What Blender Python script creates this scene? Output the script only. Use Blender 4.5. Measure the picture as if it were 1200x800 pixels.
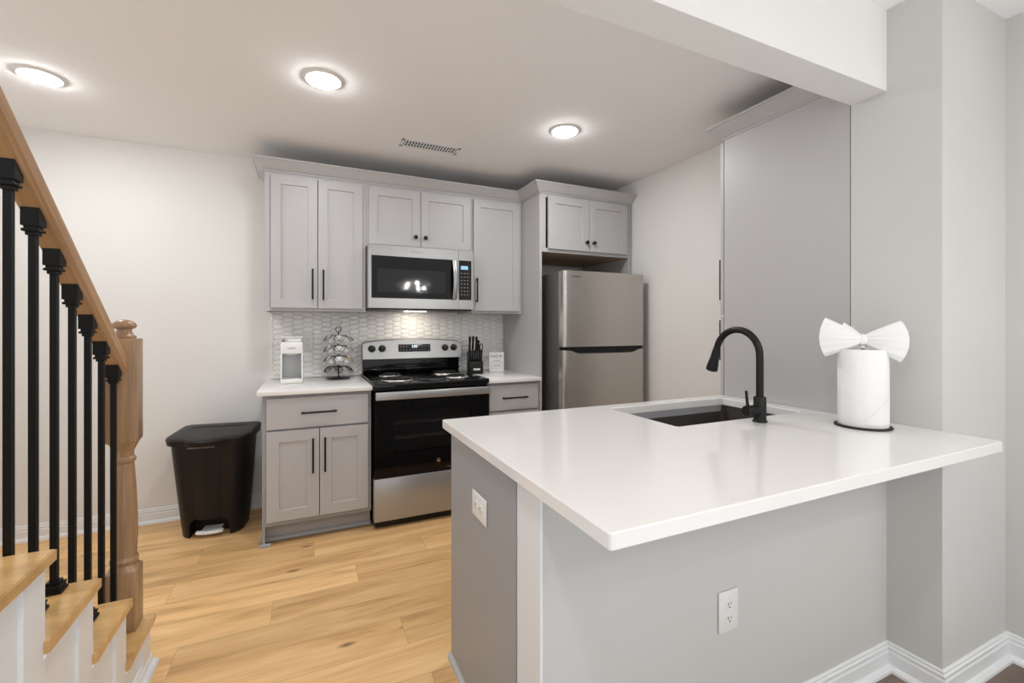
import bpy, bmesh, math, random
from mathutils import Vector, Matrix
random.seed(7)
for o in list(bpy.data.objects): bpy.data.objects.remove(o, do_unlink=True)
SC = bpy.context.scene
C = SC.collection
PI = math.pi
R = math.radians

# ---------------------------------------------------------------- camera
cam = bpy.data.objects.new('camera', bpy.data.cameras.new('camera'))
C.objects.link(cam)
cam.location = (0, 0, 1.275)
cam.rotation_euler = (R(90), 0, R(-24.67))
cam.data.sensor_width = 36; cam.data.lens = 15.846
cam.data.shift_y = -17.5/1200
cam.data.clip_start = .02
SC.camera = cam

# ---------------------------------------------------------------- light and exposure
SC.view_settings.view_transform = 'Standard'
SC.view_settings.look = 'None'
SC.view_settings.gamma = 1
SC.view_settings.use_curve_mapping = False
SC.view_settings.exposure = 0.0
SKY = 1.02           # soft daylight fill, let in by leaving out the walls behind the viewer
LAMP = 175.0         # ceiling lens radiance
w = bpy.data.worlds.new('sky'); SC.world = w; w.use_nodes = True
bg = w.node_tree.nodes['Background']; bg.inputs[0].default_value = (.985, .99, 1, 1); bg.inputs[1].default_value = SKY

# ---------------------------------------------------------------- materials
def nodes(name):
    m = bpy.data.materials.new(name); m.use_nodes = True
    nt = m.node_tree
    return m, nt, nt.nodes['Principled BSDF']
def setp(b, **k):
    for a, v in k.items():
        a = a.replace('_', ' ')
        if a in b.inputs: b.inputs[a].default_value = v
def N(nt, t, **k):
    n = nt.nodes.new(t)
    for a, v in k.items(): setattr(n, a, v)
    return n
def coords(nt, scale=(1, 1, 1), rot=(0, 0, 0)):
    tc = N(nt, 'ShaderNodeTexCoord'); mp = N(nt, 'ShaderNodeMapping')
    mp.inputs['Scale'].default_value = scale; mp.inputs['Rotation'].default_value = rot
    nt.links.new(tc.outputs['Object'], mp.inputs['Vector'])
    return mp.outputs[0]
def plain(name, col, rough=.5, metal=0, bump=0, bscale=200, coat=0, var=0, spec=.5):
    m, nt, b = nodes(name)
    setp(b, Base_Color=(*col, 1), Roughness=rough, Metallic=metal, Coat_Weight=coat)
    b.inputs['Specular IOR Level'].default_value = spec
    v = coords(nt)
    if bump:
        n = N(nt, 'ShaderNodeTexNoise'); n.inputs['Scale'].default_value = bscale; n.inputs['Detail'].default_value = 3
        bp = N(nt, 'ShaderNodeBump'); bp.inputs['Strength'].default_value = bump; bp.inputs['Distance'].default_value = .002
        nt.links.new(v, n.inputs['Vector']); nt.links.new(n.outputs[0], bp.inputs['Height']); nt.links.new(bp.outputs[0], b.inputs['Normal'])
    if var:
        n = N(nt, 'ShaderNodeTexNoise'); n.inputs['Scale'].default_value = 3; n.inputs['Detail'].default_value = 4
        cr = N(nt, 'ShaderNodeMixRGB'); cr.inputs[1].default_value = (*[c*(1-var) for c in col], 1); cr.inputs[2].default_value = (*[min(1, c*(1+var)) for c in col], 1)
        nt.links.new(v, n.inputs['Vector']); nt.links.new(n.outputs[0], cr.inputs[0]); nt.links.new(cr.outputs[0], b.inputs['Base Color'])
    return m
def emis(name, col, s):
    m, nt, b = nodes(name)
    setp(b, Base_Color=(*col, 1)); b.inputs['Emission Color'].default_value = (*col, 1); b.inputs['Emission Strength'].default_value = s
    return m
def brushed(name, col, rough, axis_scale, strength=.06, metal=1, var=.05):
    m, nt, b = nodes(name)
    setp(b, Base_Color=(*col, 1), Roughness=rough, Metallic=metal)
    v = coords(nt, axis_scale)
    n = N(nt, 'ShaderNodeTexNoise'); n.inputs['Scale'].default_value = 1; n.inputs['Detail'].default_value = 4
    bp = N(nt, 'ShaderNodeBump'); bp.inputs['Strength'].default_value = strength; bp.inputs['Distance'].default_value = .001
    nt.links.new(v, n.inputs['Vector']); nt.links.new(n.outputs[0], bp.inputs['Height']); nt.links.new(bp.outputs[0], b.inputs['Normal'])
    mr = N(nt, 'ShaderNodeMapRange'); mr.inputs['To Min'].default_value = rough-var; mr.inputs['To Max'].default_value = rough+var*1.5
    nt.links.new(n.outputs[0], mr.inputs[0]); nt.links.new(mr.outputs[0], b.inputs['Roughness'])
    return m
def wood(name, light, dark, along, rough=.35, fine=70, rot=(0, 0, 0), coat=.2):
    """along = index of the grain axis"""
    m, nt, b = nodes(name)
    sc = [fine*.25]*3; sc[along] = 1.2
    v = coords(nt, tuple(sc), rot)
    n1 = N(nt, 'ShaderNodeTexNoise'); n1.inputs['Scale'].default_value = 1; n1.inputs['Detail'].default_value = 6; n1.inputs['Distortion'].default_value = .6
    sc2 = [fine*3]*3; sc2[along] = 5
    v2 = coords(nt, tuple(sc2), rot)
    n2 = N(nt, 'ShaderNodeTexNoise'); n2.inputs['Scale'].default_value = 1; n2.inputs['Detail'].default_value = 3
    nt.links.new(v, n1.inputs['Vector']); nt.links.new(v2, n2.inputs['Vector'])
    a = N(nt, 'ShaderNodeMath', operation='MULTIPLY_ADD'); a.inputs[1].default_value = .35
    nt.links.new(n2.outputs[0], a.inputs[0]); nt.links.new(n1.outputs[0], a.inputs[2])
    cr = N(nt, 'ShaderNodeValToRGB'); cr.color_ramp.elements[0].position = .48; cr.color_ramp.elements[1].position = .82
    cr.color_ramp.elements[0].color = (*dark, 1); cr.color_ramp.elements[1].color = (*light, 1)
    nt.links.new(a.outputs[0], cr.inputs[0]); nt.links.new(cr.outputs[0], b.inputs['Base Color'])
    setp(b, Roughness=rough, Coat_Weight=coat)
    return m

M = {}
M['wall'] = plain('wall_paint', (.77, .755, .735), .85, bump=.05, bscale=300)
M['wall_shaded'] = plain('wall_paint_shaded', (.60, .595, .575), .85, bump=.05, bscale=300)  # same wall paint, darkened to carry the shade on the living side
M['header'] = plain('header_paint', (.80, .79, .77), .85, bump=.05, bscale=300)
M['ceiling'] = plain('ceiling_paint', (.92, .905, .90), .9, bump=.05, bscale=200)
M['trim'] = plain('white_trim_paint', (.80, .81, .82), .4, bump=.02)
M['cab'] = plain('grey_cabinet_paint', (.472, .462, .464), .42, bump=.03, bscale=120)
M['cabshade'] = plain('grey_cabinet_paint_shaded', (.335, .335, .345), .45, bump=.03, bscale=120)  # same cabinet paint in a darker copy, shade of the lower cabinets included
M['raw'] = plain('raw_plywood', (.50, .36, .24), .7, var=.15)
M['quartz'] = plain('white_quartz', (.84, .82, .80), .16, var=.015, coat=.3)
M['black'] = plain('matte_black', (.006, .006, .006), .42, bump=.02, spec=.3)
M['iron'] = plain('black_iron', (.004, .004, .004), .45, bump=.06, bscale=80, spec=.25)
M['blackplastic'] = plain('black_plastic', (.007, .007, .007), .42, bump=.04, bscale=400, spec=.3)
M['enamel'] = plain('black_enamel', (.004, .004, .005), .10, spec=.4)
M['glassblack'] = plain('black_glass', (.003, .003, .004), .04, spec=.28)
M['screen'] = plain('screen_mesh', (.016, .017, .020), .05, spec=.28)
M['steel'] = brushed('brushed_steel', (.40, .40, .40), .30, (3, 3, 500), .02, .65, .03)
M['steelv'] = brushed('brushed_steel_vertical', (.50, .47, .44), .27, (260, 3, 3), .002, .85, .003)
M['steelside'] = plain('fridge_side_grey', (.16, .155, .15), .4, metal=.6)
M['chrome'] = plain('chrome', (.75, .74, .72), .12, metal=1, bump=.05, bscale=60)
M['sink'] = plain('gunmetal_sink', (.070, .060, .055), .5, metal=.2, bump=.03, spec=.3)
M['rail'] = wood('oak_rail', (.50, .30, .155), (.30, .165, .078), 1)
M['newel'] = wood('oak_newel', (.45, .275, .15), (.25, .145, .075), 2)
M['tread'] = wood('oak_tread', (.70, .44, .175), (.47, .26, .10), 0, .3, fine=40)
M['white'] = plain('white_plastic', (.80, .79, .77), .35)
M['paper'] = plain('paper_towel', (.86, .86, .855), .95, bump=.5, bscale=160)
M['tile'] = plain('white_glazed_tile', (.88, .87, .855), .09, coat=.5)
M['grout'] = plain('grout', (.84, .83, .815), .6)
M['pod'] = plain('white_pod', (.80, .79, .77), .45)
M['podlid'] = plain('pod_lid_foil', (.74, .73, .72), .35)
M['podtan'] = plain('pod_lid_tan', (.72, .58, .42), .4)
M['tank'] = plain('smoky_grey_plastic', (.58, .59, .59), .2)
M['dark'] = plain('dark_slot', (.02, .02, .02), .6)
M['greytext'] = plain('grey_print', (.22, .22, .22), .6)
M['whitetext'] = plain('white_print', (.8, .8, .8), .5)
M['blue'] = plain('blue_sticker', (.25, .48, .75), .5)
M['lens'] = emis('lamp_lens', (.975, .99, 1), LAMP)
M['bulb'] = emis('chandelier_bulb', (1, .96, .91), 330)
M['hood'] = emis('hood_lens', (1, .90, .76), 34)
M['display'] = emis('clock_digits', (.75, .9, 1), 1.6)
M['lcd'] = emis('microwave_display', (.25, .5, .7), .5)
M['liner'] = plain('oven_liner', (.028, .028, .028), .5)
M['crystal'] = plain('crystal', (.9, .9, .9), .05, coat=.5, metal=.5)

def glass(name, tint, gloss):
    m = bpy.data.materials.new(name); m.use_nodes = True; nt = m.node_tree; nt.nodes.clear()
    out = N(nt, 'ShaderNodeOutputMaterial'); mx = N(nt, 'ShaderNodeMixShader'); tr = N(nt, 'ShaderNodeBsdfTransparent'); gl = N(nt, 'ShaderNodeBsdfGlossy')
    tr.inputs[0].default_value = (*tint, 1); gl.inputs['Roughness'].default_value = .04
    fr = N(nt, 'ShaderNodeFresnel'); fr.inputs[0].default_value = gloss
    nt.links.new(fr.outputs[0], mx.inputs[0]); nt.links.new(tr.outputs[0], mx.inputs[1]); nt.links.new(gl.outputs[0], mx.inputs[2]); nt.links.new(mx.outputs[0], out.inputs[0])
    return m
M['ovenglass'] = glass('dark_oven_glass', (.62, .62, .63), 1.3)

def floor_mat():
    m, nt, b = nodes('oak_plank_floor')
    tc = N(nt, 'ShaderNodeTexCoord')
    br = N(nt, 'ShaderNodeTexBrick'); br.offset = 0
    sx = N(nt, 'ShaderNodeSeparateXYZ'); nt.links.new(tc.outputs['Object'], sx.inputs[0])
    dv = N(nt, 'ShaderNodeMath', operation='DIVIDE'); dv.inputs[1].default_value = .182; nt.links.new(sx.outputs[1], dv.inputs[0])
    fl = N(nt, 'ShaderNodeMath', operation='FLOOR'); nt.links.new(dv.outputs[0], fl.inputs[0])
    wn = N(nt, 'ShaderNodeTexWhiteNoise', noise_dimensions='1D'); nt.links.new(fl.outputs[0], wn.inputs['W'])
    ma = N(nt, 'ShaderNodeMath', operation='MULTIPLY_ADD'); ma.inputs[1].default_value = 1.22; nt.links.new(wn.outputs[0], ma.inputs[0]); nt.links.new(sx.outputs[0], ma.inputs[2])
    cx = N(nt, 'ShaderNodeCombineXYZ'); nt.links.new(ma.outputs[0], cx.inputs[0]); nt.links.new(sx.outputs[1], cx.inputs[1])
    br.inputs['Scale'].default_value = 1; br.inputs['Brick Width'].default_value = 1.22; br.inputs['Row Height'].default_value = .182
    br.inputs['Mortar Size'].default_value = .0012; br.inputs['Mortar Smooth'].default_value = .3
    br.inputs['Color1'].default_value = (0, 0, 0, 1); br.inputs['Color2'].default_value = (1, 1, 1, 1); br.inputs['Mortar'].default_value = (.5, .5, .5, 1)
    nt.links.new(cx.outputs[0], br.inputs['Vector'])
    # shift the grain from plank to plank
    sc = N(nt, 'ShaderNodeVectorMath', operation='SCALE'); sc.inputs['Scale'].default_value = 7.3
    nt.links.new(br.outputs['Color'], sc.inputs[0])
    add = N(nt, 'ShaderNodeVectorMath', operation='ADD')
    nt.links.new(tc.outputs['Object'], add.inputs[0]); nt.links.new(sc.outputs[0], add.inputs[1])
    def noise(scale, detail, dist):
        mp = N(nt, 'ShaderNodeMapping'); mp.inputs['Scale'].default_value = scale
        n = N(nt, 'ShaderNodeTexNoise'); n.inputs['Scale'].default_value = 1; n.inputs['Detail'].default_value = detail; n.inputs['Distortion'].default_value = dist
        nt.links.new(add.outputs[0], mp.inputs[0]); nt.links.new(mp.outputs[0], n.inputs['Vector']); return n.outputs[0]
    big = noise((1.3, 9, 1), 7, .9); fine = noise((5, 90, 1), 5, .5)
    mx = N(nt, 'ShaderNodeMath', operation='MULTIPLY_ADD'); mx.inputs[1].default_value = .42
    nt.links.new(fine, mx.inputs[0]); nt.links.new(big, mx.inputs[2])
    cr = N(nt, 'ShaderNodeValToRGB'); e = cr.color_ramp.elements
    e[0].position = .46; e[0].color = (.48, .265, .105, 1); e[1].position = .90; e[1].color = (.90, .60, .29, 1)
    k = e.new(.66); k.color = (.76, .46, .20, 1)
    nt.links.new(mx.outputs[0], cr.inputs[0])
    # plank tone
    tone = N(nt, 'ShaderNodeMapRange'); tone.inputs['To Min'].default_value = .86; tone.inputs['To Max'].default_value = 1.1
    sep = N(nt, 'ShaderNodeSeparateColor'); nt.links.new(br.outputs['Color'], sep.inputs[0]); nt.links.new(sep.outputs[0], tone.inputs[0])
    mul = N(nt, 'ShaderNodeVectorMath', operation='SCALE'); nt.links.new(cr.outputs[0], mul.inputs[0]); nt.links.new(tone.outputs[0], mul.inputs['Scale'])
    # knots
    mpk = N(nt, 'ShaderNodeMapping'); mpk.inputs['Scale'].default_value = (1.2, 3.2, 1); nt.links.new(add.outputs[0], mpk.inputs[0])
    vo = N(nt, 'ShaderNodeTexVoronoi', voronoi_dimensions='2D'); vo.inputs['Scale'].default_value = .9; nt.links.new(mpk.outputs[0], vo.inputs['Vector'])
    kr = N(nt, 'ShaderNodeMapRange'); kr.inputs['From Min'].default_value = .012; kr.inputs['From Max'].default_value = .048; kr.inputs['To Min'].default_value = .85; kr.inputs['To Max'].default_value = 0
    nt.links.new(vo.outputs['Distance'], kr.inputs[0])
    mk = N(nt, 'ShaderNodeMixRGB'); mk.inputs[2].default_value = (.16, .07, .03, 1)
    nt.links.new(kr.outputs[0], mk.inputs[0]); nt.links.new(mul.outputs[0], mk.inputs[1])
    # seams
    ms = N(nt, 'ShaderNodeMixRGB'); ms.inputs[2].default_value = (.22, .12, .06, 1)
    fs = N(nt, 'ShaderNodeMath', operation='MULTIPLY'); fs.inputs[1].default_value = .45
    nt.links.new(br.outputs['Fac'], fs.inputs[0]); nt.links.new(fs.outputs[0], ms.inputs[0]); nt.links.new(mk.outputs[0], ms.inputs[1])
    nt.links.new(ms.outputs[0], b.inputs['Base Color'])
    setp(b, Roughness=.42)
    bp = N(nt, 'ShaderNodeBump'); bp.inputs['Strength'].default_value = .12; bp.inputs['Distance'].default_value = .002
    nt.links.new(fine, bp.inputs['Height']); nt.links.new(bp.outputs[0], b.inputs['Normal'])
    return m
M['floor'] = floor_mat()
M['livingfloor'] = wood('brown_plank_floor', (.20, .145, .11), (.12, .085, .062), 0, .5, fine=30)

# ---------------------------------------------------------------- mesh helpers
def nb(): return bmesh.new()
def bx(bm, x0, x1, y0, y1, z0, z1, bev=0, seg=2):
    t = bmesh.new()
    bmesh.ops.create_cube(t, size=1)
    for v in t.verts:
        v.co = Vector((x0+(v.co.x+.5)*(x1-x0), y0+(v.co.y+.5)*(y1-y0), z0+(v.co.z+.5)*(z1-z0)))
    if bev: bmesh.ops.bevel(t, geom=list(t.edges), offset=bev, segments=seg, profile=.5, affect='EDGES')
    return merge(bm, t)
def merge(bm, t, mat=None):
    if mat is not None: bmesh.ops.transform(t, matrix=mat, verts=t.verts)
    me = bpy.data.meshes.new('tmp'); t.to_mesh(me); t.free()
    bm.from_mesh(me); bpy.data.meshes.remove(me)
    return bm
def box(*a, **k): return bx(nb(), *a, **k)
def lathe(bm, prof, loc=(0, 0, 0), seg=24, rot=None):
    t = bmesh.new(); rings = []
    for r, z in prof:
        rings.append([t.verts.new((r*math.cos(2*PI*i/seg), r*math.sin(2*PI*i/seg), z)) for i in range(seg)] if r > 1e-6 else [t.verts.new((0, 0, z))])
    for a, b in zip(rings, rings[1:]):
        for i in range(seg):
            j = (i+1) % seg
            if len(a) == 1 and len(b) == 1: continue
            if len(a) == 1: t.faces.new((a[0], b[j], b[i]))
            elif len(b) == 1: t.faces.new((a[i], a[j], b[0]))
            else: t.faces.new((a[i], a[j], b[j], b[i]))
    if len(rings[0]) > 1: t.faces.new(list(reversed(rings[0])))
    if len(rings[-1]) > 1: t.faces.new(rings[-1])
    bmesh.ops.recalc_face_normals(t, faces=t.faces)
    m = Matrix.Translation(loc)
    if rot is not None: m = m @ rot
    return merge(bm, t, m)
def tube(bm, pts, r, seg=10, closed=False, rad=None):
    t = bmesh.new(); pts = [Vector(p) for p in pts]; n = len(pts); rings = []
    prev = None
    for i, p in enumerate(pts):
        if closed: d = pts[(i+1) % n]-pts[i-1]
        else: d = pts[min(i+1, n-1)]-pts[max(i-1, 0)]
        d.normalize()
        if prev is None:
            u = d.orthogonal().normalized()
        else:
            u = (prev-d*prev.dot(d)).normalized()
        prev = u; v = d.cross(u); rr = rad[i] if rad else r
        rings.append([t.verts.new(p+(u*math.cos(2*PI*k/seg)+v*math.sin(2*PI*k/seg))*rr) for k in range(seg)])
    pairs = list(zip(rings, rings[1:])) + ([(rings[-1], rings[0])] if closed else [])
    for a, b in pairs:
        for k in range(seg):
            t.faces.new((a[k], a[(k+1) % seg], b[(k+1) % seg], b[k]))
    if not closed: t.faces.new(list(reversed(rings[0]))); t.faces.new(rings[-1])
    bmesh.ops.recalc_face_normals(t, faces=t.faces)
    return merge(bm, t)
def prism(bm, poly, h0, h1, axis='z', bev=0):
    """poly in the plane across axis; extruded from h0 to h1 along it"""
    t = bmesh.new()
    f = {'z': lambda a, b, h: (a, b, h), 'x': lambda a, b, h: (h, a, b), 'y': lambda a, b, h: (a, h, b)}[axis]
    A = [t.verts.new(f(a, b, h0)) for a, b in poly]; B = [t.verts.new(f(a, b, h1)) for a, b in poly]
    t.faces.new(A); t.faces.new(list(reversed(B)))
    for i in range(len(poly)):
        j = (i+1) % len(poly); t.faces.new((A[i], B[i], B[j], A[j]))
    bmesh.ops.recalc_face_normals(t, faces=t.faces)
    if bev: bmesh.ops.bevel(t, geom=list(t.edges), offset=bev, segments=2, profile=.5, affect='EDGES')
    return merge(bm, t)
def sweep(bm, path, prof, side=1):
    """profile [(out, z)] swept along an xy path with mitred corners; out points to the left of travel * side"""
    t = bmesh.new(); P2 = [Vector(p) for p in path]; n = len(P2); rings = []
    for i in range(n):
        ns = []
        if i > 0: d = (P2[i]-P2[i-1]).normalized(); ns.append(Vector((-d.y, d.x))*side)
        if i < n-1: d = (P2[i+1]-P2[i]).normalized(); ns.append(Vector((-d.y, d.x))*side)
        if len(ns) == 2:
            s = ns[0]+ns[1]; mvec = s*(2/s.dot(s)) if s.length > 1e-6 else ns[0]
        else: mvec = ns[0]
        rings.append([t.verts.new((P2[i].x+mvec.x*o, P2[i].y+mvec.y*o, z)) for o, z in prof])
    m = len(prof)
    for a, b in zip(rings, rings[1:]):
        for k in range(m): t.faces.new((a[k], a[(k+1) % m], b[(k+1) % m], b[k]))
    t.faces.new(rings[0]); t.faces.new(list(reversed(rings[-1])))
    bmesh.ops.recalc_face_normals(t, faces=t.faces)
    return merge(bm, t)

def rootloc(o):
    v = Vector((0, 0, 0))
    while o is not None: v += o.location; o = o.parent
    return v
def obj(name, bm, mat, parent=None, smooth=None, local=False, loc=None, label=None):
    """link a bmesh as ONE mesh object; coordinates are world ones unless local"""
    me = bpy.data.meshes.new(name)
    if parent is not None and not local: off = rootloc(parent)
    elif loc is not None and not local: off = Vector(loc)
    else: off = Vector((0, 0, 0))
    if off.length > 0: bmesh.ops.translate(bm, verts=bm.verts, vec=-off)
    bm.to_mesh(me); bm.free()
    for m in (mat if isinstance(mat, list) else [mat]): me.materials.append(m)
    o = bpy.data.objects.new(name, me); C.objects.link(o)
    if smooth is not None:
        me.shade_smooth()
        me.set_sharp_from_angle(angle=R(smooth))
    if parent is not None: o.parent = parent
    elif loc is not None: o.location = loc
    if label: o['label'] = label
    return o
def thing(name, label, cat, loc=(0, 0, 0), group=None, rotz=0):
    o = bpy.data.objects.new(name, None); C.objects.link(o); o.location = loc; o.rotation_euler = (0, 0, rotz)
    o.empty_display_size = .05
    return tag(o, label, cat, group)
def tag(o, label, cat, group=None):
    o['label'] = label; o['category'] = cat
    if group: o['group'] = group
    return o
def struct(name, bm, mat, parent=None, smooth=None):
    o = obj(name, bm, mat, parent, smooth)
    if parent is None: o['kind'] = 'structure'
    return o
def dup(root, loc, label, rotz=None):
    r = root.copy(); C.objects.link(r); r.location = loc; r['label'] = label
    if rotz is not None: r.rotation_euler = (0, 0, rotz)
    for ch in list(root.children):
        c = ch.copy(); C.objects.link(c); c.parent = r
        for g in list(ch.children):
            d = g.copy(); C.objects.link(d); d.parent = c
    return r
def text(s, size, mat, parent, name, matrix, depth=.0004, align='CENTER'):
    cu = bpy.data.curves.new('t', 'FONT'); cu.body = s; cu.size = size; cu.extrude = depth; cu.align_x = align; cu.align_y = 'CENTER'
    to = bpy.data.objects.new('t', cu); C.objects.link(to)
    dg = bpy.context.evaluated_depsgraph_get()
    me = bpy.data.meshes.new_from_object(to.evaluated_get(dg)); bpy.data.objects.remove(to, do_unlink=True)
    b = nb(); b.from_mesh(me); bpy.data.meshes.remove(me)
    bmesh.ops.transform(b, matrix=matrix, verts=b.verts)
    return obj(name, b, mat, parent)
FRONT = Matrix.Rotation(R(90), 4, 'X')       # text lying in xy -> standing, facing -Y
def at(x, y, z, m=FRONT): return Matrix.Translation((x, y, z)) @ m

# ---------------------------------------------------------------- room shell
YB, XR, XL, HC, HL, ZL = 3.64, 2.445, -1.75, 2.454, 2.493, -.03
YR = -1.5
struct('floor', box(XL, 2.60, .975, YB+.1, -.12, 0), M['floor'])
struct('floor_2', box(XL, 2.60, .2, .975, -.15, ZL), M['livingfloor'])
struct('ceiling', box(XL, 2.60, 1.10, YB+.1, HC, HC+.12), M['ceiling'])
struct('ceiling_2', box(XL, 2.60, YR, 1.10, HL, HL+.12), M['ceiling'])
struct('wall_back', box(XL-.1, 2.60, YB, YB+.1, -.1, HC+.1), M['wall'])
struct('wall_left', box(XL-.1, XL, 2.5, YB, -.15, HL+.1), M['wall'])
struct('wall_right', box(XR, XR+.15, 1.10, YB, -.1, HC+.1), M['wall'])
struct('wall_column', box(2.035, 2.60, .808, 1.10, -.15, HL+.1), M['wall_shaded'])
struct('wall_right_living', box(2.527, 2.627, YR, .808, -.15, HL+.1), M['wall_shaded'])
struct('wall_header', box(-.49, 2.035, .975, 1.10, 2.181, HL+.05), M['header'])
kw = nb()
bx(kw, .528, 2.035, .975, 1.10, ZL, .8725)
struct('wall_peninsula', kw, M['wall_shaded'])
struct('trim_1', box(.520, .528, .968, 1.10, ZL, .8725, bev=.001), M['trim'])
# baseboards
def baseprof(h, z=0, s=.018):
    return [(0, z), (s+.012, z), (s+.011, z+.010), (s+.004, z+.019), (s-.004, z+.022), (s-.004, z+h-.034), (s-.007, z+h-.028), (s-.006, z+h-.016), (s-.011, z+h-.012), (s-.010, z+h-.004), (.004, z+h), (0, z+h)]
struct('baseboard_back', sweep(nb(), [(-.24, YB), (XL, YB)], baseprof(.095), 1), M['trim'], smooth=25)
struct('baseboard_left', sweep(nb(), [(XL, YB-.03), (XL, 2.2)], baseprof(.095), 1), M['trim'], smooth=25)
struct('baseboard_right', sweep(nb(), [(XR, 2.0), (XR, 2.95)], baseprof(.095), 1), M['trim'], smooth=25)
struct('baseboard_column', sweep(nb(), [(.53, .975), (2.035, .975), (2.035, .808), (2.527, .808), (2.527, -1.5)], baseprof(.10, ZL), -1), M['trim'], smooth=25)

# ---------------------------------------------------------------- cabinets
def shaker(x0, x1, z0, z1, yf, th=.019, rail=.058, rec=.009, slab=False):
    """door leaf, front at yf facing -Y"""
    t = bmesh.new()
    bmesh.ops.create_cube(t, size=1)
    for v in t.verts:
        v.co = Vector((x0+(v.co.x+.5)*(x1-x0), yf+(v.co.y+.5)*th, z0+(v.co.z+.5)*(z1-z0)))
    if not slab:
        t.faces.ensure_lookup_table()
        f = min(t.faces, key=lambda q: q.calc_center_median().y)
        bmesh.ops.inset_region(t, faces=[f], thickness=rail, use_even_offset=True)
        bmesh.ops.inset_region(t, faces=[f], thickness=.0025, use_even_offset=True)
        for v in f.verts: v.co.y += rec
    ed = [e for e in t.edges if all(abs(v.co.y-yf) < 1e-5 and (abs(v.co.x-x0) < 1e-5 or abs(v.co.x-x1) < 1e-5 or abs(v.co.z-z0) < 1e-5 or abs(v.co.z-z1) < 1e-5) for v in e.verts) and e.is_manifold and any(abs(fc.normal.y) < .5 for fc in e.link_faces)]
    bmesh.ops.bevel(t, geom=ed, offset=.0015, segments=1, affect='EDGES')
    return t
def pull(x, z, yf, L, vert=True):
    """slim black bar pull with two posts"""
    b = nb(); r = .0058; off = .030
    if vert:
        tube(b, [(x, yf-off, z-L/2), (x, yf-off, z+L/2)], r)
        for s in (-1, 1): tube(b, [(x, yf+.0005, z+s*(L/2-.012)), (x, yf-off, z+s*(L/2-.012))], r*.9)
    else:
        tube(b, [(x-L/2, yf-off, z), (x+L/2, yf-off, z)], r)
        for s in (-1, 1): tube(b, [(x+s*(L/2-.012), yf+.0005, z), (x+s*(L/2-.012), yf-off, z)], r*.9)
    return b
def knob(x, z, yf):
    return lathe(nb(), [(.009, 0), (.007, .004), (.006, .012), (.012, .017), (.0155, .022), (.0145, .028), (.008, .031), (0, .0315)], (x, yf+.0005, z), 20, Matrix.Rotation(R(90), 4, 'X'))
def carcass(x0, x1, yf, yb, z0, z1, under='cab'):
    b = nb(); t = .016
    bx(b, x0, x0+t, yf, yb, z0, z1); bx(b, x1-t, x1, yf, yb, z0, z1)
    bx(b, x0+t, x1-t, yb-.008, yb, z0, z1)
    bx(b, x0+t, x1-t, yf+.02, yb-.008, z0+.014, z0+.030); bx(b, x0+t, x1-t, yf+.02, yb-.008, z1-.016, z1)
    w = .032                                                    # face frame
    bx(b, x0+t, x0+w, yf, yf+.019, z0, z1); bx(b, x1-w, x1-t, yf, yf+.019, z0, z1)
    bx(b, x0+w, x1-w, yf, yf+.019, z0, z0+.03); bx(b, x0+w, x1-w, yf, yf+.019, z1-.045, z1)
    return b
def door(parent, x0, x1, z0, z1, yf, rail=.058, h=None, name='door', slab=False, mat='cab'):
    d = obj(name, shaker(x0, x1, z0, z1, yf, rail=rail, slab=slab), M[mat], parent)
    if h: h(d)
    return d
YU = 3.27; YUD = 3.25
def pf(x, z, L, yf, vert=True): return lambda d: obj('handle', pull(x, z, yf, L, vert), M['black'], d, smooth=40)
def kf(x, z, yf): return lambda d: obj('knob', knob(x, z, yf), M['black'], d, smooth=40)

t = thing('wall_cabinet', 'grey two-door shaker wall cabinet with bar pulls above the white coffee maker', 'cabinet', (.075, YU, 1.376))
obj('cabinet_body', carcass(-.235, .382, YU, YB, 1.376, 2.29), M['cab'], t)
door(t, -.200, .0755, 1.396, 2.25, YUD, h=pf(.046, 1.553, .20, YUD))
door(t, .0795, .361, 1.396, 2.25, YUD, h=pf(.111, 1.550, .20, YUD))
t = thing('wall_cabinet', 'short grey wall cabinet with two knobbed doors directly above the microwave', 'cabinet', (.77, YU, 1.835))
obj('cabinet_body', carcass(.383, 1.162, YU, YB, 1.835, 2.29), M['cab'], t)
door(t, .403, .7625, 1.850, 2.25, YUD, h=kf(.724, 1.917, YUD))
door(t, .7665, 1.146, 1.850, 2.25, YUD, h=kf(.796, 1.917, YUD))
t = thing('wall_cabinet', 'grey single-door wall cabinet between the microwave and the tall fridge panel', 'cabinet', (1.37, YU, 1.376))
obj('cabinet_body', carcass(1.163, 1.584, YU, YB, 1.376, 2.29), M['cab'], t)
door(t, 1.172, 1.561, 1.396, 2.25, YUD, h=pf(1.191, 1.553, .185, YUD))

YF = 2.96
t = thing('wall_cabinet', 'deep grey cabinet with two small knobbed doors above the refrigerator', 'cabinet', (2.0, YF, 1.835))
cb = carcass(1.605, 2.432, YF, YB, 1.835, 2.29)
bx(cb, 2.383, 2.402, YF, YF+.019, 1.88, 2.245)
obj('cabinet_body', cb, M['cab'], t)
obj('plywood_underside', box(1.622, 2.415, YF+.03, YB-.01, 1.838, 1.848), M['raw'], t)
door(t, 1.652, 2.013, 1.858, 2.26, YF-.02, rail=.06, h=kf(1.985, 1.925, YF-.02))
door(t, 2.017, 2.386, 1.858, 2.26, YF-.02, rail=.06, h=kf(2.050, 1.925, YF-.02))
tag(obj('side_panel', box(1.585, 1.605, YF-.0, YB, 0, 2.29, bev=.001), M['cab'], loc=(1.595, 3.3, 0)),
    'tall grey side panel from floor to crown at the left of the refrigerator', 'cabinet panel')
tag(obj('side_panel', box(2.412, 2.432, YF-.0, YB, 0, 1.834, bev=.001), M['cab'], loc=(2.42, 3.3, 0)),
    'narrow grey side panel between refrigerator and right wall', 'cabinet panel')

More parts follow.
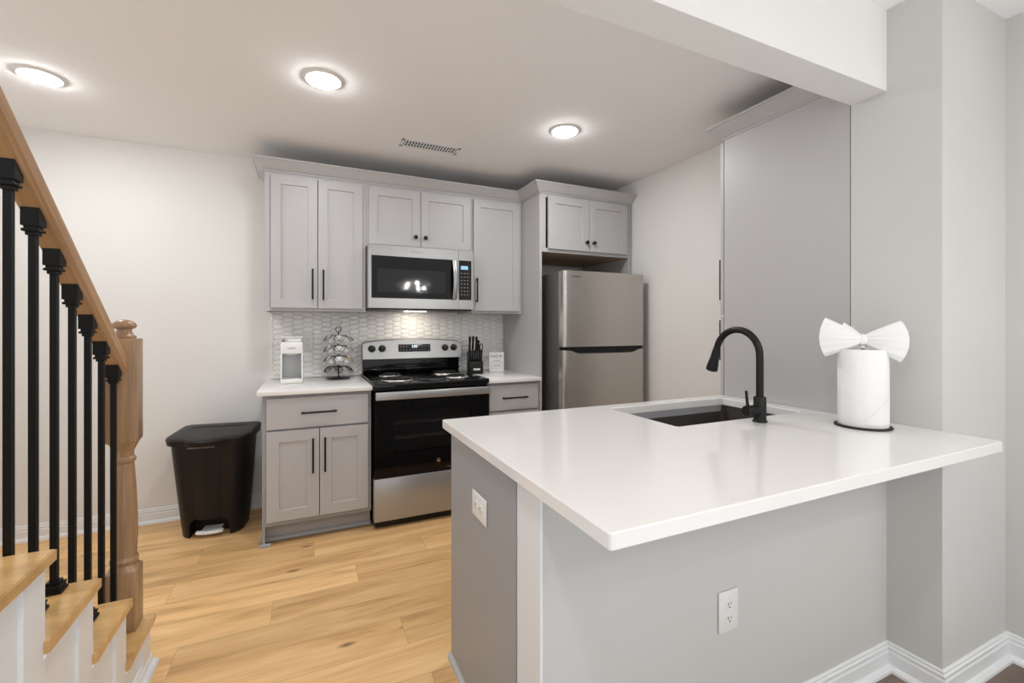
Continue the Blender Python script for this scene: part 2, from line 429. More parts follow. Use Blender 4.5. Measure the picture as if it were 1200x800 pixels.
CROWN = [(0, 2.270), (.006, 2.270), (.006, 2.279), (.014, 2.283), (.058, 2.331), (.064, 2.333), (.064, 2.343), (0, 2.343)]
cw = sweep(nb(), [(-.235, YB), (-.235, YU-.001), (1.584, YU-.001), (1.584, YF-.001), (2.445, YF-.001)], CROWN, -1)
tag(obj('crown_moulding', cw, M['cab'], loc=(.7, YU, 2.27), smooth=20), 'long grey crown moulding running over the wall cabinets and the refrigerator cabinet', 'moulding')

# base cabinets
YC = 2.965
t = thing('base_cabinet', 'grey base cabinet with one wide drawer and two doors beside the black trash can', 'cabinet', (.08, YC, 0))
b = carcass(-.225, .380, YC, YB, .114, .876)
bx(b, -.193, .348, YC, YC+.019, .655, .685)
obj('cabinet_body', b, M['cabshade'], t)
b = box(-.215, .380, YC+.055, YC+.070, 0, .114)
bx(b, -.225, -.209, YC+.0, YB, 0, .114)
sweep(b, [(-.225, YB-.001), (-.225, YC-.001), (-.18, YC-.001)], [(0, 0), (.014, 0), (.012, .012), (.004, .018), (0, .018)], -1)
obj('toe_kick', b, M['cabshade'], t)
sh = sweep(nb(), [(-.209, YC+.054), (.380, YC+.054)], [(0, .012), (.016, .012), (.014, .024), (.005, .032), (0, .032)], -1)
obj('shoe_moulding', sh, M['cabshade'], t)
door(t, -.202, .361, .676, .855, YC-.02, slab=True, name='drawer', h=pf(.078, .767, .196, YC-.02, False))
door(t, -.202, .0775, .140, .664, YC-.02, rail=.064, h=pf(.044, .510, .205, YC-.02))
door(t, .0815, .361, .140, .664, YC-.02, rail=.064, h=pf(.110, .510, .205, YC-.02))
t = thing('base_cabinet', 'grey base cabinet with a drawer to the right of the range, under the knife block', 'cabinet', (1.37, YC, 0))
b = carcass(1.166, 1.584, YC, YB, .114, .876)
bx(b, 1.19, 1.56, YC, YC+.019, .655, .685)
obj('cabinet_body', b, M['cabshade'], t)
obj('toe_kick', box(1.166, 1.584, YC+.055, YC+.070, 0, .114), M['cabshade'], t)
door(t, 1.178, 1.566, .676, .855, YC-.02, slab=True, name='drawer', h=pf(1.370, .767, .196, YC-.02, False))
door(t, 1.178, 1.566, .140, .664, YC-.02, rail=.064, h=pf(1.215, .51, .205, YC-.02))

def slab(x0, x1, y0, y1, z0, z1): return box(x0, x1, y0, y1, z0, z1, bev=.0025)
tag(obj('countertop', slab(-.250, .384, 2.925, YB, .876, .903), M['quartz'], loc=(.07, 3.2, .876), smooth=30),
    'white quartz countertop piece left of the range, under the coffee maker', 'countertop')
tag(obj('countertop', slab(1.164, 1.584, 2.925, YB, .876, .903), M['quartz'], loc=(1.37, 3.2, .876), smooth=30),
    'small white quartz countertop piece between range and refrigerator panel', 'countertop')

# backsplash: elongated hexagon tiles laid on a grout bed
def backsplash():
    t = thing('tile_backsplash', 'glossy white elongated hexagon tile backsplash between counters and wall cabinets', 'backsplash', (.68, YB, .903))
    x0, x1, z0, z1, yw = -.222, 1.584, .903, 1.383, YB
    bg_ = box(x0, x1, yw-.006, yw-.0005, z0, z1)
    bx(bg_, .384, 1.162, yw-.006, yw-.0005, 1.383, 1.40)
    obj('grout_bed', bg_, M['grout'], t)
    L, H, p, g = .078, .037, .014, .0016
    bm = nb(); ty = yw-.006
    col = 0; x = x0-L
    def clip(poly, inside, cut):
        out = []
        for i in range(len(poly)):
            a, b2 = poly[i], poly[(i+1) % len(poly)]
            ia, ib = inside(a), inside(b2)
            if ia: out.append(a)
            if ia != ib: out.append(cut(a, b2))
        return out
    while x < x1+L:
        z = z0-H+(H/2 if col % 2 else 0)
        while z < z1+H:
            hx, hz = L/2-g/2, H/2-g/2
            poly = [(x-hx, z), (x-hx+p, z-hz), (x+hx-p, z-hz), (x+hx, z), (x+hx-p, z+hz), (x-hx+p, z+hz)]
            for ax, lim, sg in ((0, x0, 1), (0, x1, -1), (1, z0, 1), (1, z1, -1)):
                if not poly: break
                poly = clip(poly, lambda q: (q[ax]-lim)*sg >= 0, lambda a, b2: (tuple(a[k]+(b2[k]-a[k])*((lim-a[ax])/(b2[ax]-a[ax])) for k in (0, 1))))
            if len(poly) >= 3:
                cx = sum(q[0] for q in poly)/len(poly); cz = sum(q[1] for q in poly)/len(poly)
                ar = abs(sum(poly[i][0]*poly[(i+1) % len(poly)][1]-poly[(i+1) % len(poly)][0]*poly[i][1] for i in range(len(poly))))/2
                if ar > 2e-5:
                    tx, tz = random.gauss(0, .010), random.gauss(0, .010)
                    lv = []
                    for k, dep in ((1, 0), (1, .0022), (.93, .0042), (.75, .0052)):
                        lv.append([bm.verts.new((cx+(q[0]-cx)*k, ty-dep-(tx*(q[0]-cx)+tz*(q[1]-cz))*(1 if dep else 0), cz+(q[1]-cz)*(k if k == 1 else k-.02))) for q in poly])
                    for A, B in zip(lv, lv[1:]):
                        for i in range(len(poly)):
                            j = (i+1) % len(poly); bm.faces.new((A[i], A[j], B[j], B[i]))
                    bm.faces.new(lv[-1])
            z += H
        x += L-p; col += 1
    bmesh.ops.recalc_face_normals(bm, faces=bm.faces)
    obj('tiles', bm, M['tile'], t, smooth=35)
backsplash()

# ---------------------------------------------------------------- electric range
def range_stove():
    t = thing('electric_range', 'stainless and black coil electric range with arched backguard between the grey base cabinets', 'range', (.77, 3.2, 0))
    x0, x1 = .390, 1.158; yf = 2.905
    b = nb()
    bx(b, x0, x1, yf+.055, YB-.03, .035, .885); 
    for x in (x0+.04, x1-.04):
        for y in (yf+.10, YB-.08): lathe(b, [(.018, 0), (.018, .008), (.01, .010), (.01, .04)], (x, y, 0), 12)
    # hollow look behind the door glass comes from the door itself
    obj('body', b, M['enamel'], t)
    # cooktop
    b = nb(); bx(b, x0-.002, x1+.002, yf-.005, YB-.03, .886, .917, bev=.006, seg=3)
    obj('cooktop', b, M['enamel'], t, smooth=40)
    b = box(x0+.006, x1-.006, yf+.02, yf+.056, .872, .886); obj('vent_strip', b, M['black'], t)
    spots = [(.57, 3.08, .098), (.57, 3.36, .074), (.98, 3.08, .074), (.98, 3.36, .098)]
    for x, y, r in spots:
        pan = lathe(nb(), [(r*.35, .918), (r*.8, .9185), (r*1.02, .9235), (r*1.12, .9245), (r*1.14, .9175)], (x, y, 0), 32)
        dp = obj('drip_pan', pan, M['chrome'], t, smooth=60)
        pts = []; n = 110; turns = 3.6 if r < .08 else 4.6
        for i in range(n):
            a = i/(n-1); th = a*turns*2*PI; rr = r*.22+(r*.9-r*.22)*a
            pts.append((x+rr*math.cos(th), y+rr*math.sin(th), .9305))
        cb_ = tube(nb(), pts, .0042, 8)
        for k in range(3):
            a = k*2*PI/3+.4; tube(cb_, [(x+r*.15*math.cos(a), y+r*.15*math.sin(a), .9245), (x+r*.93*math.cos(a), y+r*.93*math.sin(a), .9245)], .0022, 6)
        obj('burner_coil', cb_, M['black'], t, smooth=60)
    # backguard: black riser, stainless arched control panel leaning back
    bgx0, bgx1 = x0+.0, x1-.006
    obj('backguard_riser', box(bgx0+.004, bgx1-.004, 3.545, YB-.03, .917, 1.045, bev=.004), M['enamel'], t, smooth=40)
    obj('riser_ledge', box(bgx0+.004, bgx1-.004, 3.515, 3.546, .945, .957, bev=.004), M['enamel'], t, smooth=40)
    def ypan(z): return 3.495+(z-1.03)*.16
    n = 24; A = []
    bm = nb(); cxm = (bgx0+bgx1)/2; hw = (bgx1-bgx0)/2
    top = lambda x: 1.160+.022*(1-((x-cxm)/hw)**2)
    fr, bk = [], []
    for i in range(n+1):
        x = bgx0+(bgx1-bgx0)*i/n
        e = min(i, n-i)
        zt = top(x)-(.012 if e == 0 else 0)
        fr.append((bm.verts.new((x, ypan(1.030), 1.030)), bm.verts.new((x, ypan(zt-.008), zt-.008)), bm.verts.new((x, ypan(zt)+.010, zt)), bm.verts.new((x, YB-.03, zt)), bm.verts.new((x, YB-.03, 1.030))))
    for a, b2 in zip(fr, fr[1:]):
        for k in range(5): bm.faces.new((a[k], b2[k], b2[(k+1) % 5], a[(k+1) % 5]))
    bm.faces.new(fr[0]); bm.faces.new(list(reversed(fr[-1])))
    bmesh.ops.recalc_face_normals(bm, faces=bm.faces)
    cp = obj('control_panel', bm, M['steel'], t, smooth=40)
    tilt = Matrix.Rotation(R(90)-math.atan(.16), 4, 'X')
    def onp(x, z, off=0): return Matrix.Translation((x, ypan(z)-off, z)) @ tilt
    # display
    b = nb(); tmp = bmesh.new(); bmesh.ops.create_cube(tmp, size=1)
    merge(b, tmp, onp(.775, 1.109) @ Matrix.Diagonal((.258, .068, .006, 1))); fr_ = obj('display_frame', b, M['steel'], cp)
    b = nb(); tmp = bmesh.new(); bmesh.ops.create_cube(tmp, size=1)
    merge(b, tmp, onp(.775, 1.109, .001) @ Matrix.Diagonal((.248, .058, .007, 1))); obj('display', b, M['glassblack'], cp)
    text('2:03', .026, M['display'], cp, 'clock_digits', onp(.775, 1.120, .0052))
    b = nb()
    for i in range(10):
        for k in range(2):
            xx = .775+(-.108+i*.024); zz = 1.121-k*.026
            if k == 0 and 3 <= i <= 6: continue
            tmp = bmesh.new(); bmesh.ops.create_circle(tmp, cap_ends=True, segments=10, radius=.0042)
            merge(b, tmp, onp(xx, zz, .0055))
    obj('button_marks', b, M['greytext'], cp)
    for x in (.455, .530, 1.020, 1.092):
        kb = lathe(nb(), [(.027, 0), (.027, .006), (.023, .010), (.021, .024), (.017, .028), (0, .028)], (0, 0, 0), 28)
        bx(kb, -.0045, .0045, -.022, .022, .026, .038, bev=.002)
        bmesh.ops.transform(kb, matrix=onp(x, 1.108), verts=kb.verts)
        kn = obj('knob', kb, M['enamel'], cp, smooth=40)
        mk = box(-.001, .001, .010, .021, .0381, .0386)
        bmesh.ops.transform(mk, matrix=onp(x, 1.108), verts=mk.verts); obj('pointer_line', mk, M['whitetext'], cp)
    b = nb(); tmp = bmesh.new(); bmesh.ops.create_cube(tmp, size=1)
    merge(b, tmp, onp(1.132, 1.052, .001) @ Matrix.Diagonal((.020, .020, .001, 1))); obj('sticker', b, M['blue'], cp)
    # oven door with window
    d = nb(); dz0, dz1, wy = .330, .866, yf
    wx0, wx1, wz0, wz1 = .510, 1.035, .470, .735
    bx(d, x0, wx0, wy, wy+.045, dz0, dz1); bx(d, wx1, x1, wy, wy+.045, dz0, dz1)
    bx(d, wx0, wx1, wy, wy+.045, dz0, wz0); bx(d, wx0, wx1, wy, wy+.045, wz1, dz1)
    dr = obj('oven_door', d, M['glassblack'], t)
    obj('window_glass', box(wx0, wx1, wy+.001, wy+.005, wz0, wz1), M['ovenglass'], dr)
    obj('door_liner', box(wx0, wx1, wy+.040, wy+.046, wz0, wz1), M['liner'], dr)
    rk = nb()
    for z in (.56, .655):
        tube(rk, [(wx0+.002, wy+.020, z), (wx1-.002, wy+.020, z)], .0022, 8)
        tube(rk, [(wx0+.002, wy+.030, z+.012), (wx1-.002, wy+.030, z+.012)], .0016, 8)
    obj('oven_rack', rk, M['chrome'], dr, smooth=60)
    # handle: broad flat stainless bar
    h = box(x0+.004, x1-.004, yf-.050, yf-.030, .818, .868, bev=.006, seg=3)
    for x in (x0+.05, x1-.05): bx(h, x-.015, x+.015, yf-.032, yf+.001, .828, .858)
    obj('door_handle', h, M['steel'], dr, smooth=40)
    bd = lathe(nb(), [(.0125, 0), (.0125, .0012), (0, .0014)], (.802, yf+.0003, .462-.065), 28, Matrix.Rotation(R(90), 4, 'X'))
    obj('badge', bd, M['chrome'], dr, smooth=30)
    text('GE', .0135, M['dark'], dr, 'badge_letters', at(.802, yf-.0016, .397), .0002)
    text('MADE IN AMERICA', .010, M['greytext'], dr, 'small_print', at(.90, yf-.0005, .347), .0002)
    # storage drawer
    obj('storage_drawer', box(x0, x1, yf-.002, yf+.055, .052, .320, bev=.004), M['steel'], t, smooth=40)
    obj('base_skirt', box(x0+.01, x1-.01, yf+.03, yf+.06, .010, .052), M['black'], t)
range_stove()

# ---------------------------------------------------------------- microwave
def microwave():
    x0, x1, z0, z1, yf = .388, 1.138, 1.402, 1.833, 3.165
    t = thing('microwave', 'stainless over-the-range microwave with black glass door, hung above the range', 'microwave', (.77, yf, z0))
    b = box(x0, x1, yf+.032, YB-.01, z0, z1); obj('body', b, M['steel'], t)
    obj('bottom_grille', box(x0+.01, x1-.01, yf+.02, YB-.03, z0-.010, z0), M['black'], t)
    xd = 1.022
    wx0, wx1, wz0, wz1 = .408, .998, 1.470, 1.760
    d = nb(); bx(d, x0, wx0, yf, yf+.03, z0, z1); bx(d, wx1, xd-.001, yf, yf+.03, z0, z1); bx(d, wx0, wx1, yf, yf+.03, z0, wz0); bx(d, wx0, wx1, yf, yf+.03, wz1, z1)
    dr = obj('door', d, M['steel'], t)
    obj('door_glass', box(wx0, wx1, yf+.001, yf+.02, wz0, wz1), M['glassblack'], dr)
    obj('window_screen', box(.448, .925, yf+.0003, yf+.002, 1.512, 1.672), M['screen'], dr)
    # bowed handle
    pts = []
    h = nb(); n = 14; prev = None
    for i in range(n+1):
        a = i/n; z = wz0+.004+(wz1-wz0-.008)*a; y = yf-.012-.030*math.sin(PI*a)
        ring = [h.verts.new((.974, y, z)), h.verts.new((.980, y-.006, z)), h.verts.new((1.002, y-.006, z)), h.verts.new((1.008, y, z)), h.verts.new((1.004, y+.008, z)), h.verts.new((.978, y+.008, z))]
        if prev:
            for k in range(6): h.faces.new((prev[k], prev[(k+1) % 6], ring[(k+1) % 6], ring[k]))
        else: h.faces.new(ring)
        prev = ring
    h.faces.new(prev); bmesh.ops.recalc_face_normals(h, faces=h.faces)
    for z in (wz0+.012, wz1-.012): bx(h, .982, 1.000, yf-.016, yf+.001, z-.008, z+.008)
    obj('door_handle', h, M['steel'], dr, smooth=50)
    text('Whirlpool', .020, M['greytext'], dr, 'maker_name', at(.715, yf-.0006, 1.798), .0003)
    p = nb(); bx(p, xd+.001, x1, yf, yf+.03, z0, z1)
    cp = obj('control_panel', p, M['steel'], t)
    obj('keypad', box(xd+.004, x1-.016, yf-.001, yf+.002, wz0, wz1), M['glassblack'], cp)
    obj('display', box(1.040, 1.095, yf-.0016, yf+.0015, 1.694, 1.720), M['lcd'], cp)
    b = nb()
    for r in range(7):
        for k in range(3):
            xx = 1.045+k*.024; zz = 1.665-r*.026
            bx(b, xx-.006, xx+.006, yf-.0015, yf-.0009, zz-.003, zz+.003)
    obj('key_marks', b, M['greytext'], cp)
    obj('hood_lamp', box(.69, .85, 3.44, 3.49, z0-.0125, z0-.0095), M['hood'], t)
microwave()

# ---------------------------------------------------------------- refrigerator
def fridge():
    x0, x1 = 1.652, 2.374; yd = 2.715
    t = thing('refrigerator', 'stainless top-freezer refrigerator standing in the grey cabinet recess', 'refrigerator', (2.01, 3.1, 0))
    b = box(x0+.004, x1-.004, yd+.085, YB-.06, .04, 1.668, bev=.004)
    for x in (x0+.06, x1-.06): lathe(b, [(.02, 0), (.02, .04)], (x, yd+.15, 0), 12); lathe(b, [(.02, 0), (.02, .04)], (x, YB-.12, 0), 12)
    obj('body', b, M['steelside'], t)
    def leaf(z0, z1, scoop):
        # door with rounded vertical edges and a slightly bowed front; scoop = pocket handle along the top edge
        bm = nb(); n = 30; ring0, ring1 = [], []
        def yy(a):
            e = min(a, 1-a)
            bow = -.012*(1-(2*a-1)**2)
            rd = 0
            if e < .03: rd = .016*(1-math.sqrt(max(0, 1-((.03-e)/.03)**2)))
            return yd+.012+bow+rd
        xs = []
        for i in range(n+1): xs.append(i/n)
        xs = sorted(set(xs+[.004, .01, .02, .98, .99, .996, .10, .90, .17, .83]))
        def ztop(a):
            if not scoop: return z1
            if a < .055 or a > .945: return z1
            k = min((a-.055)/.13, (.945-a)/.13, 1)
            return z1-.026*(.5-.5*math.cos(PI*k))
        F0 = [bm.verts.new((x0+(x1-x0)*a, yy(a), z0)) for a in xs]; F1 = [bm.verts.new((x0+(x1-x0)*a, yy(a), ztop(a))) for a in xs]
        B0 = [bm.verts.new((x0+(x1-x0)*a, yd+.080, z0)) for a in xs]; B1 = [bm.verts.new((x0+(x1-x0)*a, yd+.080, z1)) for a in xs]
        for i in range(len(xs)-1):
            bm.faces.new((F0[i], F0[i+1], F1[i+1], F1[i])); bm.faces.new((B0[i+1], B0[i], B1[i], B1[i+1]))
            bm.faces.new((F1[i], F1[i+1], B1[i+1], B1[i])); bm.faces.new((F0[i+1], F0[i], B0[i], B0[i+1]))
        bm.faces.new((F0[0], F1[0], B1[0], B0[0])); bm.faces.new((F0[-1], B0[-1], B1[-1], F1[-1]))
        bmesh.ops.recalc_face_normals(bm, faces=bm.faces)
        return bm
    fz = obj('freezer_door', leaf(1.131, 1.672, False), M['steelv'], t, smooth=30)
    fd = obj('fridge_door', leaf(.085, 1.106, True), M['steelv'], t, smooth=30)
    obj('pocket_handle', box(x0+.03, x1-.03, yd+.022, yd+.070, 1.080, 1.1305), M['black'], fd)
    obj('gasket', box(x0+.008, x1-.008, yd+.030, yd+.079, 1.1062, 1.1308), M['black'], fz)
    obj('toe_grille', box(x0+.02, x1-.02, yd+.07, yd+.09, .02, .08), M['black'], t)
    text('Frigidaire', .020, M['steelside'], fz, 'maker_name', at(x0+.10, yd+.0035, 1.632), .0003)
fridge()

# ---------------------------------------------------------------- pantry beside the sink, facing the back wall
def pantry():
    t = thing('pantry_cabinet', 'tall grey pantry cabinet showing its plain side panel beside the sink', 'cabinet', (2.24, 1.42, 0))
    x0, x1, y0, y1 = 2.037, XR-.003, 1.104, 1.717
    b = nb()
    bx(b, x0, x1, y0, y1, .10, 2.29); bx(b, x0+.05, x1, y0, y1-.07, 0, .10)
    obj('cabinet_body', b, M['cab'], t)
    flip = Matrix.Translation((x0+x1, y1+.0245, 0)) @ Matrix.Rotation(PI, 4, 'Z')     # shaker built facing -Y at y=0
    for z0, z1, hz in ((.125, 1.33, 1.20), (1.336, 2.26, 1.53)):
        d = shaker(x0+.012, x1-.001, z0, z1, 0)
        bmesh.ops.transform(d, matrix=flip, verts=d.verts)
        dd = obj('door', d, M['cab'], t)
        hb = pull(x1-.036, hz, 0, .22)
        bmesh.ops.transform(hb, matrix=flip, verts=hb.verts)
        obj('handle', hb, M['black'], dd, smooth=40)
    cr = [(o, z) for o, z in CROWN]
    c = sweep(nb(), [(x0, 1.104), (x0, y1+.002), (x1, y1+.002)], cr, 1)
    obj('crown_moulding', c, M['cab'], t, smooth=20)
pantry()

# ---------------------------------------------------------------- peninsula
PZ = .8722
def peninsula():
    t = thing('peninsula_cabinet', 'grey peninsula base cabinet with a plain end panel behind the low wall', 'cabinet', (1.27, 1.4, 0))
    x0, x1, y0, y1 = .515, 2.033, 1.102, 1.683
    b = nb(); 
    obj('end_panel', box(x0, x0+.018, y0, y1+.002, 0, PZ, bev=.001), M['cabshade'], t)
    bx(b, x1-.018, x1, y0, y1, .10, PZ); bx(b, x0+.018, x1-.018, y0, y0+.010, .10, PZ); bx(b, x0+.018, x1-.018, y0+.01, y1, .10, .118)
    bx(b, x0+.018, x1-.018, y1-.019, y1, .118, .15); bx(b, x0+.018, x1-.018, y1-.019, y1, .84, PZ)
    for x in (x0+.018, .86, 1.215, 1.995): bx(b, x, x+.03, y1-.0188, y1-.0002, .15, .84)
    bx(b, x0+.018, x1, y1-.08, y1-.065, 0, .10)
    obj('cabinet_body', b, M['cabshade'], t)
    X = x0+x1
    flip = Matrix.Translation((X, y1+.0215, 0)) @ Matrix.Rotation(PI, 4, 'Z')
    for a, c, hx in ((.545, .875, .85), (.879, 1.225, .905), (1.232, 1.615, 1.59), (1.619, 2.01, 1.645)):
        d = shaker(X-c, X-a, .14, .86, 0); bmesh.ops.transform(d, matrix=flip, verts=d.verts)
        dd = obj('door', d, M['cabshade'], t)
        hb = pull(X-hx, .72, 0, .20); bmesh.ops.transform(hb, matrix=flip, verts=hb.verts)
        obj('handle', hb, M['black'], dd, smooth=40)
    obj('shoe_moulding', sweep(nb(), [(x0, y0), (x0, y1)], [(0, 0), (.016, 0), (.014, .012), (.005, .019), (0, .019)], 1), M['cab'], t)
    # countertop with undermount cutout
    ox0, ox1, oy0, oy1 = .493, 2.034, .655, 1.737
    sx0, sx1, sy0, sy1 = 1.245, 1.955, 1.252, 1.662
    zt, zb = .907, .873
    def rr(x0, x1, y0, y1, r, n=5):
        P = []
        for cx, cy, a0 in ((x1-r, y1-r, 0), (x0+r, y1-r, 90), (x0+r, y0+r, 180), (x1-r, y0+r, 270)):
            for k in range(n+1):
                a = R(a0+90*k/n); P.append((cx+r*math.cos(a), cy+r*math.sin(a)))
        return P
    bm = nb(); e = .003
    def ringv(P, z): return [bm.verts.new((x, y, z)) for x, y in P]
    rings = [ringv(rr(sx0, sx1, sy0, sy1, .012), zb), ringv(rr(sx0, sx1, sy0, sy1, .012), zt-e), ringv(rr(sx0-e, sx1+e, sy0-e, sy1+e, .014), zt),
             ringv(rr(ox0+e, ox1, oy0+e, oy1-e, .006), zt), ringv(rr(ox0, ox1, oy0, oy1, .008), zt-e), ringv(rr(ox0, ox1, oy0, oy1, .008), zb+e), ringv(rr(ox0+e, ox1, oy0+e, oy1-e, .006), zb)]
    n = len(rings[0])
    for A, B in zip(rings, rings[1:]+rings[:1]):
        for i in range(n):
            j = (i+1) % n; bm.faces.new((A[i], A[j], B[j], B[i]))
    bmesh.ops.recalc_face_normals(bm, faces=bm.faces)
    tag(obj('countertop', bm, M['quartz'], loc=(1.26, 1.2, zb), smooth=30), 'large white quartz peninsula countertop with an undermount sink cutout', 'countertop')
    # basin
    t = thing('kitchen_sink', 'rectangular gunmetal undermount sink set into the peninsula countertop', 'sink', (1.6, 1.457, .65))
    bm = nb()
    P = rr(sx0-.006, sx1+.006, sy0-.006, sy1+.006, .018); Q = rr(sx0+.004, sx1-.004, sy0+.004, sy1-.004, .03)
    Fl = rr(sx0+.02, sx1-.02, sy0+.02, sy1-.02, .03)
    O = rr(sx0-.022, sx1+.022, sy0-.022, sy1+.022, .02)
    rg = [ringv(O, PZ), ringv(P, PZ), ringv(Q, .675), ringv(Fl, .660)]
    rg2 = [ringv(O, PZ-.002), ringv(rr(sx0-.009, sx1+.009, sy0-.009, sy1+.009, .018), PZ-.002), ringv(rr(sx0+.001, sx1-.001, sy0+.001, sy1-.001, .03), .672), ringv(Fl, .657)]
    for L in (rg, rg2):
        for A, B in zip(L, L[1:]):
            for i in range(n):
                j = (i+1) % n; bm.faces.new((A[i], A[j], B[j], B[i]))
        bm.faces.new(L[-1])
    for i in range(n): j = (i+1) % n; bm.faces.new((rg[0][i], rg[0][j], rg2[0][j], rg2[0][i]))
    bmesh.ops.recalc_face_normals(bm, faces=bm.faces)
    obj('basin', bm, M['sink'], t, smooth=35)
    obj('drain', lathe(nb(), [(.045, .6605), (.045, .6625), (.03, .6625), (.028, .6610), (0, .6610)], (1.6, 1.457, 0), 28), M['chrome'], t, smooth=40)
peninsula()

def faucet():
    x, y, z = 1.600, 1.185, .906
    t = thing('kitchen_faucet', 'matte black gooseneck pull-down faucet standing at the edge of the sink', 'faucet', (x, y, z))
    obj('base', lathe(nb(), [(.0265, 0), (.0265, .005), (.0235, .008), (.0225, .012), (.0225, .095), (.0205, .098), (.0135, .098)], (x, y, z), 28), M['black'], t, smooth=40)
    pts = [(x, y, z+.09), (x, y, z+.16), (x, y, z+.245)]
    r = .101; cy, cz = y+r, z+.255
    for i in range(1, 19):
        a = PI-i*R(168)/18; pts.append((x, cy+r*math.cos(a), cz+r*math.sin(a)*1.0))
    ex = pts[-1]; d = Vector(pts[-1])-Vector(pts[-2]); d.normalize()
    obj('spout', tube(nb(), pts, .0135, 16), M['black'], t, smooth=50)
    p = Vector(ex); L = [p-d*.002, p+d*.012, p+d*.016, p+d*.035, p+d*.085, p+d*.098, p+d*.101]
    obj('spray_head', tube(nb(), L, .015, 18, rad=[.0145, .0150, .0165, .0170, .0235, .0235, .019]), M['black'], t, smooth=40)
    s = lathe(nb(), [(.0, -.001), (.0195, 0), (.0195, .042), (.0170, .044), (.0170, .047), (.0205, .049), (.0205, .064), (.018, .067), (0, .067)], (x-.012, y, z+.048), 24, Matrix.Rotation(R(-90), 4, 'Y'))
    obj('valve', s, M['black'], t, smooth=40)
    lv = tube(nb(), [(x-.066, y, z+.06), (x-.071, y, z+.085), (x-.079, y-.002, z+.125)], .0055, 12, rad=[.0062, .0055, .005])
    obj('lever', lv, M['black'], t, smooth=50)
faucet()

def towel_holder():
    x, y, z = 1.872, .972, .906
    t = thing('paper_towel_holder', 'black round-base holder under the white paper towel roll', 'towel holder', (x, y, z))
    obj('base', lathe(nb(), [(.086, 0), (.088, .003), (.087, .007), (.082, .008), (0, .008)], (x, y, z), 48), M['black'], t, smooth=40)
    obj('rod', lathe(nb(), [(.006, .007), (.006, .305), (.004, .309), (0, .31)], (x, y, z), 14), M['black'], t, smooth=40)
    t = thing('paper_towel_roll', 'upright white paper towel roll on the black holder', 'paper towel', (x, y, z+.008))
    h = .277
    b = lathe(nb(), [(.020, 0), (.0755, 0), (.0765, .002), (.0765, h-.002), (.0755, h), (.020, h), (.020, .004)], (x, y, z+.008), 64)
    obj('roll', b, M['paper'], t, smooth=40)
    # loose sheet edge folded diagonally over the roll
    bm = nb(); rows = []
    for i in range(15):
        a = R(215+i*5)
        zz0 = .012; zz1 = .03+.09*(i/14)
        rows.append([bm.verts.new((x+rr_*math.cos(a), y+rr_*math.sin(a), z+.008+q)) for q, rr_ in ((zz0, .0768), (zz1, .0775), (zz1, .0782), (zz0, .0780))])
    for A, B in zip(rows, rows[1:]):
        for k in range(4): bm.faces.new((A[k], A[(k+1) % 4], B[(k+1) % 4], B[k]))
    bm.faces.new(rows[0]); bm.faces.new(rows[-1])
    bmesh.ops.recalc_face_normals(bm, faces=bm.faces)
    obj('folded_sheet', bm, M['paper'], t, smooth=40)
    # bow tied from a towel sheet
    zb = z+.008+h+.026
    t = thing('paper_bow', 'white bow folded from paper towel sitting on top of the roll', 'bow', (x, y, zb-.03))
    ux = Vector((.463, -.886, 0)); uz = Vector((0, 0, 1)); un = Vector((.886, .463, 0))
    o = Vector((x, y, zb+.012))-un*.018
    def lobe(dirs, L, up, dn, thick, phase, curl=0, fw=0):
        bm = nb(); nu, nv = 18, 40; g = []
        for i in range(nu+1):
            a = i/nu; row = []
            s = a**.85
            for j in range(nv):
                th = 2*PI*j/nv; c, sn = math.cos(th), math.sin(th)
                hgt = (.011+(up if c > 0 else dn)*s)*c
                tk = (.007+thick*math.sin(min(1, a*1.05)*PI*.62))*(abs(sn)**.7)*(1 if sn > 0 else -1)
                pleat = .0045*a**.4*(1-a*.45)*math.sin(5*c*PI+phase)*(1 if sn > 0 else -1)
                out = L*a+curl*a*a*(1-c*c)
                row.append(bm.verts.new(o+ux*dirs*out+uz*(hgt+.010*a*(1 if up > dn else -1)*.3)+un*(tk+pleat-fw)))
            g.append(row)
        for A, B in zip(g, g[1:]):
            for j in range(nv): bm.faces.new((A[j], A[(j+1) % nv], B[(j+1) % nv], B[j]))
        # open hollow end: fold inwards
        cen = sum((v.co for v in g[-1]), Vector())/nv-ux*dirs*.05
        inn = [bm.verts.new(v.co*.45+cen*.55) for v in g[-1]]
        for j in range(nv): bm.faces.new((g[-1][j], g[-1][(j+1) % nv], inn[(j+1) % nv], inn[j]))
        bm.faces.new(inn); bm.faces.new(g[0])
        bmesh.ops.recalc_face_normals(bm, faces=bm.faces)
        return bm
    obj('loop', lobe(1, .105, .060, .066, .024, .5, .022), M['paper'], t, smooth=70)
    obj('loop', lobe(-1, .112, .066, .060, .022, 1.3, .018, .010), M['paper'], t, smooth=70)
    obj('loop', lobe(-1, .056, .048, .036, .024, 2.2, .012, -.014), M['paper'], t, smooth=70)
    kn = lathe(nb(), [(0, -.020), (.010, -.017), (.013, -.006), (.012, .008), (.010, .016), (0, .019)], tuple(o-un*.008), 16)
    lathe(kn, [(0, -.034), (.012, -.034), (.010, -.024), (.008, -.012), (0, -.012)], tuple(o+un*.01), 16)
    obj('knot', kn, M['paper'], t, smooth=60)
towel_holder()

